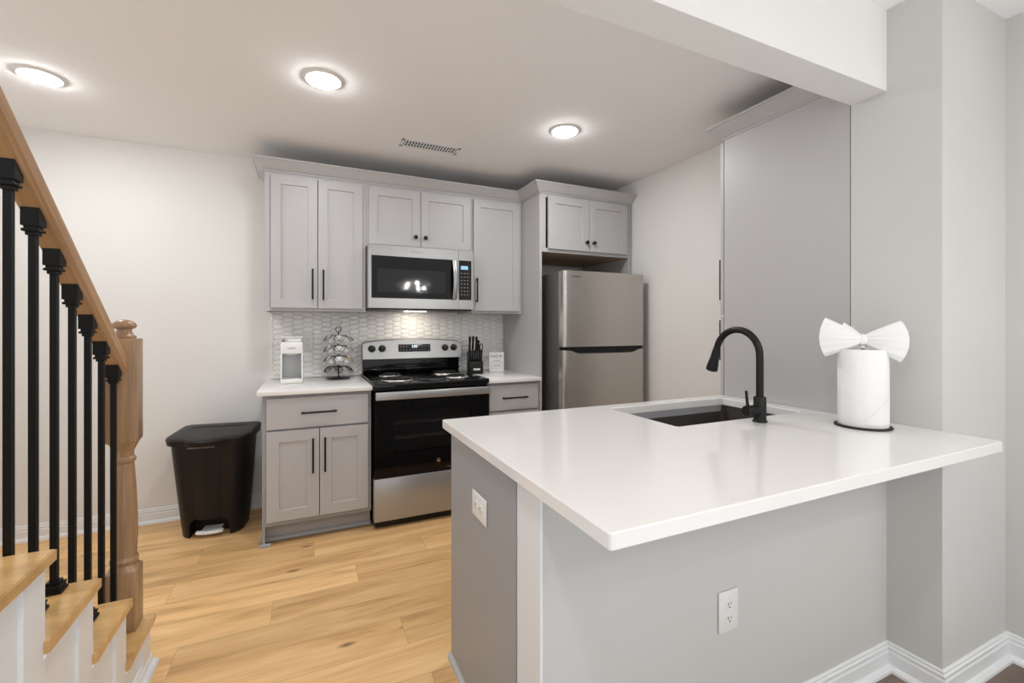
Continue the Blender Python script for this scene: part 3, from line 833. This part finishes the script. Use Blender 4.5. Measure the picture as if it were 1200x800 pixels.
# ---------------------------------------------------------------- outlets
def outlet(label, origin, mat4, vertical=True, w=.082, h=.125):
    t = thing('wall_outlet', label, 'outlet', origin)
    def place(bm): bmesh.ops.transform(bm, matrix=mat4, verts=bm.verts); return bm
    pl = box(-w/2, w/2, -.006, 0, -h/2, h/2, bev=.0035, seg=3)
    obj('cover_plate', place(pl), M['white'], t, smooth=40, local=True)
    for s in (-1, 1):
        r = lathe(nb(), [(.0165, 0), (.0165, .0075), (.0155, .0085), (0, .0085)], (0, 0, s*.0215), 24, Matrix.Rotation(R(90), 4, 'X'))
        rc = obj('receptacle', place(r), M['white'], t, smooth=40, local=True)
        sl = nb()
        bx(sl, -.0075, -.0050, -.0090, -.0080, s*.0215-.001, s*.0215+.0075); bx(sl, .0050, .0070, -.0090, -.0080, s*.0215, s*.0215+.0070)
        lathe(sl, [(.0026, 0), (.0026, .001), (0, .001)], (0, -.0080, s*.0215-.0075), 10, Matrix.Rotation(R(90), 4, 'X'))
        obj('slot', place(sl), M['dark'], rc, local=True)
    sc = lathe(nb(), [(.003, 0), (.003, .001), (0, .0013)], (0, -.006, 0), 12, Matrix.Rotation(R(90), 4, 'X'))
    obj('screw', place(sc), M['white'], t, local=True)
    return t
I4 = Matrix.Identity(4)
outlet('white duplex outlet on the pale low wall under the countertop overhang', (1.170, .9745, .411), I4)
side = Matrix.Rotation(R(-90), 4, 'Z') @ Matrix.Rotation(R(90), 4, 'Y')
outlet('white sideways duplex outlet on the grey end panel of the peninsula', (.5145, 1.366, .692), side)
outlet('small white duplex outlet on the tiled backsplash behind the coffee maker', (.018, YB-.0115, 1.160), I4, w=.075, h=.118)

# ---------------------------------------------------------------- small things on the counters
CZ = .903
def coffee_maker():
    x, y = -.078, 3.375
    t = thing('coffee_maker', 'slim white single-cup coffee maker at the left end of the counter', 'coffee maker', (x, y, CZ))
    w, d, H = .066, .125, .305
    b = nb()
    bx(b, x-w, x+w, y-d, y+d, CZ, CZ+.030, bev=.010, seg=3)
    bx(b, x-w, x+w, y+.0, y+d, CZ+.02, CZ+H-.035, bev=.008, seg=3)
    bx(b, x-w, x+w, y-d, y+d, CZ+.195, CZ+H-.035, bev=.008, seg=3)
    for s in (-1, 1): bx(b, x+s*w-(.010 if s > 0 else 0), x+s*w+(.010 if s < 0 else 0), y-d+.004, y+.02, CZ+.02, CZ+.21, bev=.002)
    obj('body', b, M['white'], t, smooth=40)
    obj('back_recess', box(x-w+.011, x+w-.011, y-.006, y+.0005, CZ+.03, CZ+.195), M['tank'], t)
    obj('lid', box(x-w+.004, x+w-.004, y-d+.004, y+d-.004, CZ+H-.0365, CZ+H-.006, bev=.006, seg=3), M['chrome'], t, smooth=40, label='shiny metallic lid band')
    obj('top_cap', box(x-w, x+w, y-d, y+d, CZ+H-.007, CZ+H, bev=.003), M['white'], t, smooth=40)
    sp = prism(nb(), [(x-.040, CZ+.200), (x+.040, CZ+.200), (x+.025, CZ+.188), (x-.025, CZ+.188)], y-d+.02, y-.01, 'y', bev=.003)
    obj('brew_spout', sp, M['white'], t, smooth=40)
    obj('drip_tray', box(x-w+.012, x+w-.012, y-d+.012, y-.01, CZ+.030, CZ+.033), M['tank'], t)
    text('KEURIG', .014, M['greytext'], t, 'maker_name', at(x, y-d-.0006, CZ+.230), .0003)
coffee_maker()

def carousel():
    x, y = .218, 3.455
    t = thing('pod_carousel', 'black wire four-tier coffee pod carousel on the counter beside the range', 'pod rack', (x, y, CZ))
    obj('base', lathe(nb(), [(.080, 0), (.080, .004), (.074, .008), (.012, .010), (.006, .016)], (x, y, CZ), 40), M['black'], t, smooth=40)
    obj('stem', tube(nb(), [(x, y, CZ+.008), (x, y, CZ+.335)], .0042, 10), M['black'], t, smooth=60)
    ring = [(x+.019*math.cos(2*PI*k/24), y, CZ+.352+.019*math.sin(2*PI*k/24)) for k in range(24)]
    obj('ring_handle', tube(nb(), ring, .0026, 8, closed=True), M['black'], t, smooth=60)
    pods = []
    for tier in range(4):
        zt = CZ+.082+tier*.074
        b = nb()
        lathe(b, [(.006, -.003), (.030, -.001), (.030, .002), (.006, .004)], (x, y, zt+.004), 24)
        for k in range(6):
            a = R(-90)+k*PI/3+(R(0))
            rad = Vector((math.cos(a), math.sin(a), 0)); tan = Vector((-math.sin(a), math.cos(a), 0))
            nrm = (rad*.74+Vector((0, 0, 1))*.67).normalized(); down = tan.cross(nrm).normalized()
            c = Vector((x, y, zt-.014))+rad*.082
            pts = [c+(tan*math.cos(2*PI*q/22)+down*math.sin(2*PI*q/22))*.0245 for q in range(22)]
            tube(b, pts, .0017, 6, closed=True)
            # leaf-shaped arms arching from the hub to the loop
            for s in (-1, 1):
                arm = []
                for q in range(7):
                    u = q/6
                    arm.append(Vector((x, y, zt+.003))+rad*(.028+.083*u)+tan*s*.022*math.sin(PI*min(1, u*.95+.05))+Vector((0, 0, .006*math.sin(PI*u)-.034*u*u)))
                tube(b, arm, .0017, 6)
            if tier > 0 and k in (0, 1, 5): pods.append((c, nrm, tier, k))
        obj('tier', b, M['black'], t, smooth=60)
    proto = None
    tiers = {1: 'lower', 2: 'middle', 3: 'top'}; pos = {0: 'centre', 1: 'right', 5: 'left'}
    for c, nrm, tier, k in pods:
        lab = 'white coffee pod at the %s of the %s filled tier of the wire carousel' % (pos[k], tiers[tier])
        if (tier, k) == (1, 1): lab = 'coffee pod with a tan lid at the right of the lower filled carousel tier'
        if proto is None or (tier, k) == (1, 1):
            p = thing('coffee_pod', lab, 'coffee pod', tuple(c), 'coffee pods held in the wire carousel')
            obj('cup', lathe(nb(), [(0, -.040), (.0165, -.040), (.0175, -.038), (.0222, -.002), (.0222, .0005)], (0, 0, 0), 22), M['pod'], p, smooth=40, local=True)
            obj('foil_lid', lathe(nb(), [(.0222, .0003), (.0258, .0006), (.0258, .0018), (0, .0022)], (0, 0, 0), 22), M['podtan'] if (tier, k) == (1, 1) else M['podlid'], p, smooth=40, local=True)
            if (tier, k) != (1, 1): proto = p
        else: p = dup(proto, tuple(c), lab)
        p.rotation_mode = 'QUATERNION'; p.rotation_quaternion = Vector((0, 0, 1)).rotation_difference(nrm)
        p.location = c+nrm*.0019
carousel()

def knife_block():
    # yawed block with a slanted back part and a lower front part for steak knives
    x, y = 1.235, 3.40
    rz = R(-12)
    t = thing('knife_block', 'black slanted knife block on the counter right of the range', 'knife block', (x, y, CZ), rotz=rz)
    # side profile in (y,z), extruded along x
    prof = [(-.075, 0), (.085, 0), (.060, .165), (.015, .178), (-.010, .105), (-.075, .098)]
    obj('block', prism(nb(), prof, -.056, .056, 'x', bev=.004), M['blackplastic'], t, smooth=30, local=True)
    lb = box(-.022, .030, -.0758, -.0748, .030, .044); obj('label', lb, M['whitetext'], t, local=True)
    tx = text('FARBERWARE', .0062, M['greytext'], None, 'label_print', at(.004, -.0761, .037), .0001)
    tx.parent = t
    base = Matrix.Translation((x, y, CZ)) @ Matrix.Rotation(rz, 4, 'Z')
    lean = Vector((0, -.28, .96)).normalized()
    def knife(lx, ly, lz, L, lab, r=.0095, scissors=False, steak=False):
        org = base @ Vector((lx, ly, lz))
        k = thing('steak_knife' if steak else ('kitchen_shears' if scissors else 'kitchen_knife'), lab, 'shears' if scissors else 'knife', tuple(org), 'steak knives in the front row of the block' if steak else (None if scissors else 'large knives in the back of the block'), rz)
        if scissors:
            b = nb()
            for s in (-1, 1):
                cc = Vector((0, 0, .035))+lean*.02+Vector((s*.012, 0, 0))
                pts = [cc+Vector((.011*math.cos(q*2*PI/18), 0, 0))+lean*(.030*math.sin(q*2*PI/18)) for q in range(18)]
                tube(b, pts, .0032, 8, closed=True)
            obj('handle', b, M['blackplastic'], k, smooth=60, local=True)
        else:
            pts = [lean*a for a in (0, L*.08, L*.3, L*.6, L*.88, L*.97, L)]
            b = tube(nb(), pts, r, 10, rad=[r*.7, r*.95, r, r*.9, r*1.15, r*1.0, r*.4])
            for v in b.verts: v.co.x *= .72
            obj('handle', b, M['blackplastic'], k, smooth=50, local=True)
            pts = [lean*-.03, lean*.003]
            bl = tube(nb(), pts, r*.55, 6)
            for v in bl.verts: v.co.x *= .3
            obj('blade', bl, M['chrome'], k, local=True)
    knife(-.040, .030, .170, .128, 'leftmost tall black knife handle at the back of the knife block', .0125)
    knife(-.014, .030, .170, .130, 'second tall black knife handle from the left at the back of the block', .0125)
    knife(.014, .034, .169, .128, 'third tall black knife handle, right of the two leftmost in the block', .0125)
    knife(.032, .042, .167, .100, 'shorter black knife handle at the back, just left of the shears', .011)
    knife(.046, .052, .150, .09, 'black-handled kitchen shears at the right rear of the knife block', scissors=True)
    names = ['leftmost', 'second from left', 'third from left', 'third from right', 'second from right', 'rightmost']
    for i in range(6):
        knife(-.045+i*.018, -.045, .100, .098, 'small black steak knife, %s of the front row in the knife block' % names[i], .0082, steak=True)
knife_block()

def wifi_sign():
    x, y = 1.440, 3.44
    t = thing('wifi_sign', 'white acrylic Wifi information sign leaning beside the knife block', 'sign', (x, y, CZ))
    w, h = .066, .160
    obj('card', box(x-w, x+w, y, y+.006, CZ, CZ+h, bev=.001), M['white'], t)
    obj('foot', box(x-w, x+w, y+.006, y+.050, CZ, CZ+.004), M['white'], t)
    text('Wifi', .040, M['greytext'], t, 'heading', at(x-.022, y-.0004, CZ+.125), .0003)
    b = nb()
    cx, cz = x+.034, CZ+.112
    for r0, r1 in ((0, .006), (.009, .014), (.017, .022)):
        n = 10; A = [(cx+r1*math.sin(R(-45+90*i/n)), cz+r1*math.cos(R(-45+90*i/n))) for i in range(n+1)]
        B = [(cx+r0*math.sin(R(45-90*i/n)), cz+r0*math.cos(R(45-90*i/n))) for i in range(n+1)] if r0 else [(cx, cz)]
        prism(b, A+B, y-.0006, y+.001, 'y')
    obj('wifi_symbol', b, M['greytext'], t)
    text('NETWORK', .012, M['greytext'], t, 'printed_line', at(x, y-.0004, CZ+.090), .0003)
    text('PASSWORD', .012, M['greytext'], t, 'printed_line', at(x, y-.0004, CZ+.050), .0003)
    b = nb()
    for z0_ in (.066, .026):
        a, c, e = x-.048, x+.048, .0007
        bx(b, a, c, y-.0005, y+.001, CZ+z0_, CZ+z0_+e*1.5); bx(b, a, c, y-.0005, y+.001, CZ+z0_+.015, CZ+z0_+.015+e*1.5)
        bx(b, a, a+e*1.5, y-.0005, y+.001, CZ+z0_, CZ+z0_+.016); bx(b, c-e*1.5, c, y-.0005, y+.001, CZ+z0_, CZ+z0_+.016)
    obj('text_boxes', b, M['greytext'], t)
wifi_sign()

# ---------------------------------------------------------------- trash can
def trash_can():
    x, y = -.520, 3.285; rz = R(-7)
    t = thing('trash_can', 'tall black plastic step-on trash can against the back wall beside the cabinet', 'trash can', (x, y, 0), rotz=rz)
    def outline(hw, yfr, ybk, bow, n=36):
        # flat back, straight sides, bowed front with round corners
        P = []; m = 14
        rc = .045
        for k in range(7):
            a = R(0+90*k/6); P.append((hw-rc+rc*math.cos(a), ybk-rc+rc*math.sin(a)))
        for k in range(7):
            a = R(90+90*k/6); P.append((-hw+rc+rc*math.cos(a), ybk-rc+rc*math.sin(a)))
        rf = .10
        for k in range(7):
            a = R(180+70*k/6); P.append((-hw+rf+rf*math.cos(a), yfr+bow+rf*.85+rf*math.sin(a)))
        for k in range(1, m):
            u = -1+2*k/m; P.append(((hw-.095)*u, yfr+bow*u*u+.003))
        for k in range(7):
            a = R(290+70*k/6); P.append((hw-rf+rf*math.cos(a), yfr+bow+rf*.85+rf*math.sin(a)))
        return P
    bm = nb(); rings = []
    for z, hw, yf_, yb_ in ((.0, .160, -.055, .20), (.004, .166, -.060, .205), (.08, .172, -.072, .215), (.30, .186, -.100, .232), (.50, .198, -.125, .245), (.585, .203, -.135, .250)):
        rings.append([bm.verts.new((a, b2, z)) for a, b2 in outline(hw, yf_, yb_, .035)])
    n = len(rings[0])
    for A, B in zip(rings, rings[1:]):
        for i in range(n): bm.faces.new((A[i], A[(i+1) % n], B[(i+1) % n], B[i]))
    bm.faces.new(rings[0]); bm.faces.new(rings[-1]); bmesh.ops.recalc_face_normals(bm, faces=bm.faces)
    body = obj('body', bm, [M['blackplastic']], t, smooth=40, local=True)
    # arched pedal opening
    arch = [(-.108, -.02), (-.104, .075)] + [(-.104+.045-.045*math.cos(R(90*k/5)), .075+.045*math.sin(R(90*k/5))) for k in range(1, 6)] + [(.059+.045*math.sin(R(90*k/5)), .075+.045*math.cos(R(90*k/5))) for k in range(0, 6)] + [(.108, -.02)]
    cutter = obj('cut', prism(nb(), arch, -.2, .06, 'y'), M['dark'], local=True)
    md = body.modifiers.new('b', 'BOOLEAN'); md.object = cutter; md.operation = 'DIFFERENCE'; md.solver = 'EXACT'
    ploc = body.parent; body.parent = None
    dg = bpy.context.evaluated_depsgraph_get(); dg.update()
    me = bpy.data.meshes.new_from_object(body.evaluated_get(dg)); body.modifiers.clear(); body.data = me; body.parent = ploc
    bpy.data.objects.remove(cutter, do_unlink=True)
    # lid
    bm = nb(); rings = []
    for z, g in ((.575, .004), (.577, .016), (.610, .020), (.617, .017), (.621, .010), (.624, -.02), (.628, -.08)):
        rings.append([bm.verts.new((a, b2, z+ (.010*(b2+.05)/.3 if z > .6 else 0))) for a, b2 in outline(.205+g, -.147-g*1.8, .250+g, .070)])
    for A, B in zip(rings, rings[1:]):
        for i in range(n): bm.faces.new((A[i], A[(i+1) % n], B[(i+1) % n], B[i]))
    bm.faces.new(rings[0]); bm.faces.new(rings[-1]); bmesh.ops.recalc_face_normals(bm, faces=bm.faces)
    obj('lid', bm, M['blackplastic'], t, smooth=50, local=True)
    obj('lid_lip', box(-.075, .060, -.172, -.150, .572, .5765, bev=.001), M['steelside'], t, local=True)
    pd = nb()
    pts = [(-.072+.144*k/10, -.050-.016*math.sin(PI*k/10)) for k in range(11)]
    prism(pd, pts+[(.072, -.024), (-.072, -.024)], .026, .042, 'z', bev=.003)
    bx(pd, -.05, .05, -.03, .058, .028, .036)
    obj('pedal', pd, M['whitetext'], t, smooth=40, local=True, label='silvery step pedal')
trash_can()

# ---------------------------------------------------------------- staircase
RISE, RUN, XS = .193, .249, -.515
NO = [(2.125-i*.2505, .19+i*RISE) for i in range(8)]      # (front edge y, top z) of each tread, lowest first
def stairs():
    t = thing('staircase', 'white staircase with oak treads rising at the left edge of the view', 'staircase', (-1.1, 1.6, 0))
    for i, (yf, zt) in enumerate(NO):
        yb = yf-.285
        b = nb()
        # bullnose front edge (faces +Y) and returned open end
        prof = [(yb, zt-.027), (yf-.006, zt-.027), (yf-.001, zt-.021), (yf, zt-.0135), (yf-.001, zt-.006), (yf-.006, zt), (yb, zt)]
        prism(b, prof, XL+.002, XS-.004, 'x')
        # returned end rounding
        bx(b, XS-.004, XS, yb+.0, yf-.004, zt-.025, zt-.002)
        bb = bmesh.new()
        obj('tread', b, M['tread'], t, smooth=30)
        yr = yf-.028
        obj('riser', box(XL+.002, XS-.020, yr-.018, yr, zt-RISE, zt-.027), M['trim'], t)
    # stringer wall under the treads
    n = len(NO); ytop = NO[-1][0]-.285
    poly = []
    for yf, zt in NO: poly += [(yf-.028, zt-RISE if zt > .2 else ZL), (yf-.028, zt-.027)]
    poly += [(ytop, NO[-1][1]-.027), (ytop, ZL)]
    # drop duplicates
    q = []
    for p in poly:
        if not q or (abs(q[-1][0]-p[0])+abs(q[-1][1]-p[1])) > 1e-4: q.append(p)
    obj('stringer_wall', prism(nb(), q, XS-.034, XS-.020, 'x'), M['trim'], t)
    # raised trim boards and cove under each tread
    b = nb()
    for i, (yf, zt) in enumerate(NO):
        yr = yf-.027
        lo = max(ZL, zt-.50)
        bx(b, XS-.0205, XS-.011, yr-.085, yr, max(.02, zt-RISE-.027-.12), zt-.027)
        # cove below tread
        sweep(b, [(XS-.0205, yf-.285), (XS-.0205, yf-.03)], [(0, zt-.050), (.005, zt-.050), (.007, zt-.042), (.014, zt-.034), (.015, zt-.027), (0, zt-.027)], -1)
    # sloping lower trim parallel to the flight
    obj('skirt_trim', b, M['trim'], t)
    # landing platform where the flight ends
    yl, zl = NO[-1]
    obj('base_trim', sweep(nb(), [(XS-.020, .6), (XS-.020, 2.099), (XS-.5, 2.099)], baseprof(.060), -1), M['trim'], t, smooth=25)
stairs()

def newel():
    x, y, z = -.592, 2.060, .19
    t = thing('newel_post', 'turned oak newel post with a mushroom cap at the foot of the stairs', 'newel post', (x, y, z))
    h = .0435
    b = nb()
    bx(b, x-h, x+h, y-h, y+h, z, .405, bev=.003)
    # chamfer to the turning
    prev = None; m = 32
    def sq(r, zz, k):
        # blend square -> circle
        out = []
        for i in range(m):
            a = 2*PI*(i+.5)/m; c, s = math.cos(a), math.sin(a)
            f = 1/max(abs(c), abs(s)); rr = r*(f*(1-k)+k)
            out.append(b.verts.new((x+rr*c, y+rr*s, zz)))
        return out
    R0 = [(h, .404, 0), (h*.96, .412, .5), (.036, .424, 1), (.041, .430, 1), (.042, .440, 1), (.037, .448, 1), (.036, .456, 1), (.0385, .53, 1), (.0375, .62, 1), (.034, .70, 1), (.029, .775, 1),
          (.028, .785, 1), (.034, .792, 1), (.0345, .802, 1), (.028, .810, 1), (.028, .828, 1), (.034, .840, 1), (h*.95, .858, .6), (h, .866, 0)]
    for r, zz, k in R0:
        ring = sq(r, zz, k)
        if prev:
            for i in range(m): b.faces.new((prev[i], prev[(i+1) % m], ring[(i+1) % m], ring[i]))
        else: b.faces.new(ring)
        prev = ring
    b.faces.new(prev)
    bx(b, x-h, x+h, y-h, y+h, .865, 1.232, bev=.004)
    bmesh.ops.recalc_face_normals(b, faces=b.faces)
    obj('post', b, M['newel'], t, smooth=35)
    obj('cap', lathe(nb(), [(.034, 1.231), (.035, 1.240), (.028, 1.246), (.022, 1.256), (.022, 1.266), (.032, 1.270), (.036, 1.277), (.034, 1.286), (.022, 1.296), (0, 1.302)], (x, y, 0), 32), M['newel'], t, smooth=50)
newel()

SL = .828                                     # slope of the rail (drop per metre)
def railz(y): return 2.775-SL*y               # underside height
def handrail():
    ang = math.atan(SL); L0 = .60; y1 = 2.017
    prof = [(-.020, 0), (.020, 0), (.022, .010), (.0285, .014), (.029, .022), (.0245, .030), (.0265, .042), (.0265, .052), (.020, .060), (.008, .064), (-.008, .064), (-.020, .060), (-.0265, .052), (-.0265, .042), (-.0245, .030), (-.029, .022), (-.0285, .014), (-.022, .010)]
    bm = nb(); rings = []
    # local frame: Y along the rail downwards, Z across it
    org = Vector((-.6, 1.3, railz(1.3)))
    def ring(yw):
        out = []
        for px_, pz in prof:
            # intersect with vertical plane y = yw
            s = ((yw-org.y)-pz*math.sin(ang))/math.cos(ang)
            out.append(bm.verts.new((px_, s, pz)))
        return out
    A, B = ring(L0), ring(y1)
    for k in range(len(prof)): bm.faces.new((A[k], A[(k+1) % len(prof)], B[(k+1) % len(prof)], B[k]))
    bm.faces.new(A); bm.faces.new(list(reversed(B))); bmesh.ops.recalc_face_normals(bm, faces=bm.faces)
    o = obj('handrail', bm, M['rail'], smooth=30, local=True)
    o.location = org; o.rotation_euler = (-ang, 0, 0)
    tag(o, 'sloping oak handrail above the black iron balusters ending at the newel post', 'handrail')
handrail()

def baluster(y, zbase, label):
    x = -.6; hw = .0072; zt = railz(y)
    t = thing('stair_baluster', label, 'baluster', (x, y, zbase), 'black iron balusters under the handrail')
    obj('shaft', box(x-hw, x+hw, y-hw, y+hw, zbase+.002, zt-.004), M['iron'], t)
    # top collar cut to the rake of the rail
    s = .0172
    b = nb()
    v = [(-s, -s), (s, -s), (s, s), (-s, s)]
    lo = [b.verts.new((x+a, y+c, zt-.030)) for a, c in v]; hi = [b.verts.new((x+a, y+c, railz(y+c)-.0005)) for a, c in v]
    b.faces.new(lo); b.faces.new(hi)
    for i in range(4): b.faces.new((lo[i], lo[(i+1) % 4], hi[(i+1) % 4], hi[i]))
    bmesh.ops.recalc_face_normals(b, faces=b.faces)
    bx(b, x-.013, x+.013, y-.013, y+.013, zt-.038, zt-.030)
    bx(b, x-.017, x+.017, y-.017, y+.017, zt-.044, zt-.037, bev=.002)
    bx(b, x-.011, x+.011, y-.011, y+.011, zt-.052, zt-.043)
    obj('top_collar', b, M['iron'], t)
    b = nb()
    bx(b, x-.0215, x+.0215, y-.0215, y+.0215, zbase, zbase+.008, bev=.002)
    bx(b, x-.0175, x+.0175, y-.0175, y+.0175, zbase+.008, zbase+.017)
    bx(b, x-.0190, x+.0190, y-.0190, y+.0190, zbase+.017, zbase+.022, bev=.0015)
    bx(b, x-.013, x+.013, y-.013, y+.013, zbase+.022, zbase+.030)
    obj('shoe', b, M['iron'], t)
ords = ['uppermost and nearest', 'second from the top', 'third from the top, its shoe visible on a tread', 'fourth from the top', 'third up from the newel', 'second up from the newel', 'lowest, right beside the newel post']
for i in range(7):
    y = 1.381+.1008*i
    zb = max(zt for yf, zt in NO if y < yf-.012)
    lab = 'black iron stair baluster, '+(ords[i])
    baluster(y, zb, lab)

# ---------------------------------------------------------------- ceiling fittings
def ceiling_lamp(x, y, label, z=HC):
    t = thing('recessed_light', label, 'ceiling light', (x, y, z), 'round recessed ceiling lights')
    obj('trim_ring', lathe(nb(), [(.071, -.006), (.078, -.009), (.090, -.005), (.096, 0), (.071, 0)], (0, 0, 0), 40), M['white'], t, smooth=40, local=True)
    obj('lens', lathe(nb(), [(.072, -.005), (.070, -.012), (.060, -.016), (.03, -.018), (0, -.0185)], (0, 0, 0), 32), M['lens'], t, smooth=60, local=True)
    return t
c0 = ceiling_lamp(-1.133, 2.855, 'bright recessed ceiling light at upper left above the handrail')
dup(c0, (.080, 2.33, HC), 'bright recessed ceiling light in the middle, in front of the left cabinets')
dup(c0, (1.422, 2.333, HC), 'bright recessed ceiling light in front of the refrigerator cabinet')
dup(c0, (-.1, .1, HL), 'added recessed fill light, unseen behind the viewer, near the stairs')  # unseen lamp, added for fill from behind the viewer
dup(c0, (1.9, -1.1, HL), 'added recessed fill light, unseen behind the viewer, at the right rear')  # second added lamp out of view, brightens the living side

def vent():
    x0, x1, y0, y1 = .552, .940, 2.848, 2.972
    t = thing('ceiling_vent', 'white slotted air vent in the ceiling above the microwave cabinet', 'vent', ((x0+x1)/2, (y0+y1)/2, HC))
    b = nb(); e = .022
    z0, z1 = HC-.0035, HC
    bx(b, x0, x1, y0, y0+e, z0, z1, bev=.002); bx(b, x0, x1, y1-e, y1, z0, z1, bev=.002)
    bx(b, x0, x0+e, y0, y1, z0, z1, bev=.002); bx(b, x1-e, x1, y0, y1, z0, z1, bev=.002)
    obj('frame', b, M['trim'], t)
    obj('duct_shade', box(x0+e, x1-e, y0+e, y1-e, HC-.001, HC-.0002), M['dark'], t)  # flat dark sheet in place of the shade inside the duct
    b = nb(); n = 18
    for i in range(n):
        x = x0+e+(x1-x0-2*e)*(i+.5)/n
        bx(b, x-.0045, x+.0045, y0+e, y1-e, HC-.0030, HC-.0015)
    bx(b, x0+e, x1-e, (y0+y1)/2-.002, (y0+y1)/2+.002, HC-.0032, HC-.0015)
    obj('louvres', b, M['trim'], t)
vent()

def chandelier():
    x, y, z = 1.58, -.8, 1.92
    t = thing('crystal_chandelier', 'round crystal chandelier behind the viewer, mirrored in the microwave door', 'chandelier', (x, y, HL))
    obj('canopy', lathe(nb(), [(.06, HL-.02), (.065, HL)], (x, y, 0), 24), M['chrome'], t, smooth=40)
    obj('rod', tube(nb(), [(x, y, HL), (x, y, z+.05)], .006, 10), M['chrome'], t, smooth=60)
    for r, zz in ((.26, z+.06), (.20, z-.02), (.13, z-.09)):
        obj('ring', tube(nb(), [(x+r*math.cos(2*PI*k/36), y+r*math.sin(2*PI*k/36), zz) for k in range(36)], .006, 8, closed=True), M['chrome'], t, smooth=60)
        b = nb(); nn = int(r*110)
        for k in range(nn):
            a = 2*PI*k/nn
            lathe(b, [(0, 0), (.008, -.015), (.006, -.05), (0, -.06)], (x+r*math.cos(a), y+r*math.sin(a), zz), 6)
        o = obj('crystals', b, M['crystal'], t); o['kind'] = 'stuff'
    b = nb()
    for k in range(3):
        a = 2*PI*k/3+.5; tube(b, [(x, y, z+.05), (x+.26*math.cos(a), y+.26*math.sin(a), z+.06)], .004, 8)
        tube(b, [(x+.26*math.cos(a), y+.26*math.sin(a), z+.06), (x+.13*math.cos(a), y+.13*math.sin(a), z-.09)], .003, 8)
    obj('frame', b, M['chrome'], t)
    for k in range(5):
        a = 2*PI*k/5+.3
        obj('bulb', lathe(nb(), [(0, -.025), (.014, -.016), (.018, 0), (.012, .018), (0, .03)], (x+.15*math.cos(a), y+.15*math.sin(a), z+(.03 if k % 2 else -.03)), 12), M['bulb'], t, smooth=60)
chandelier()
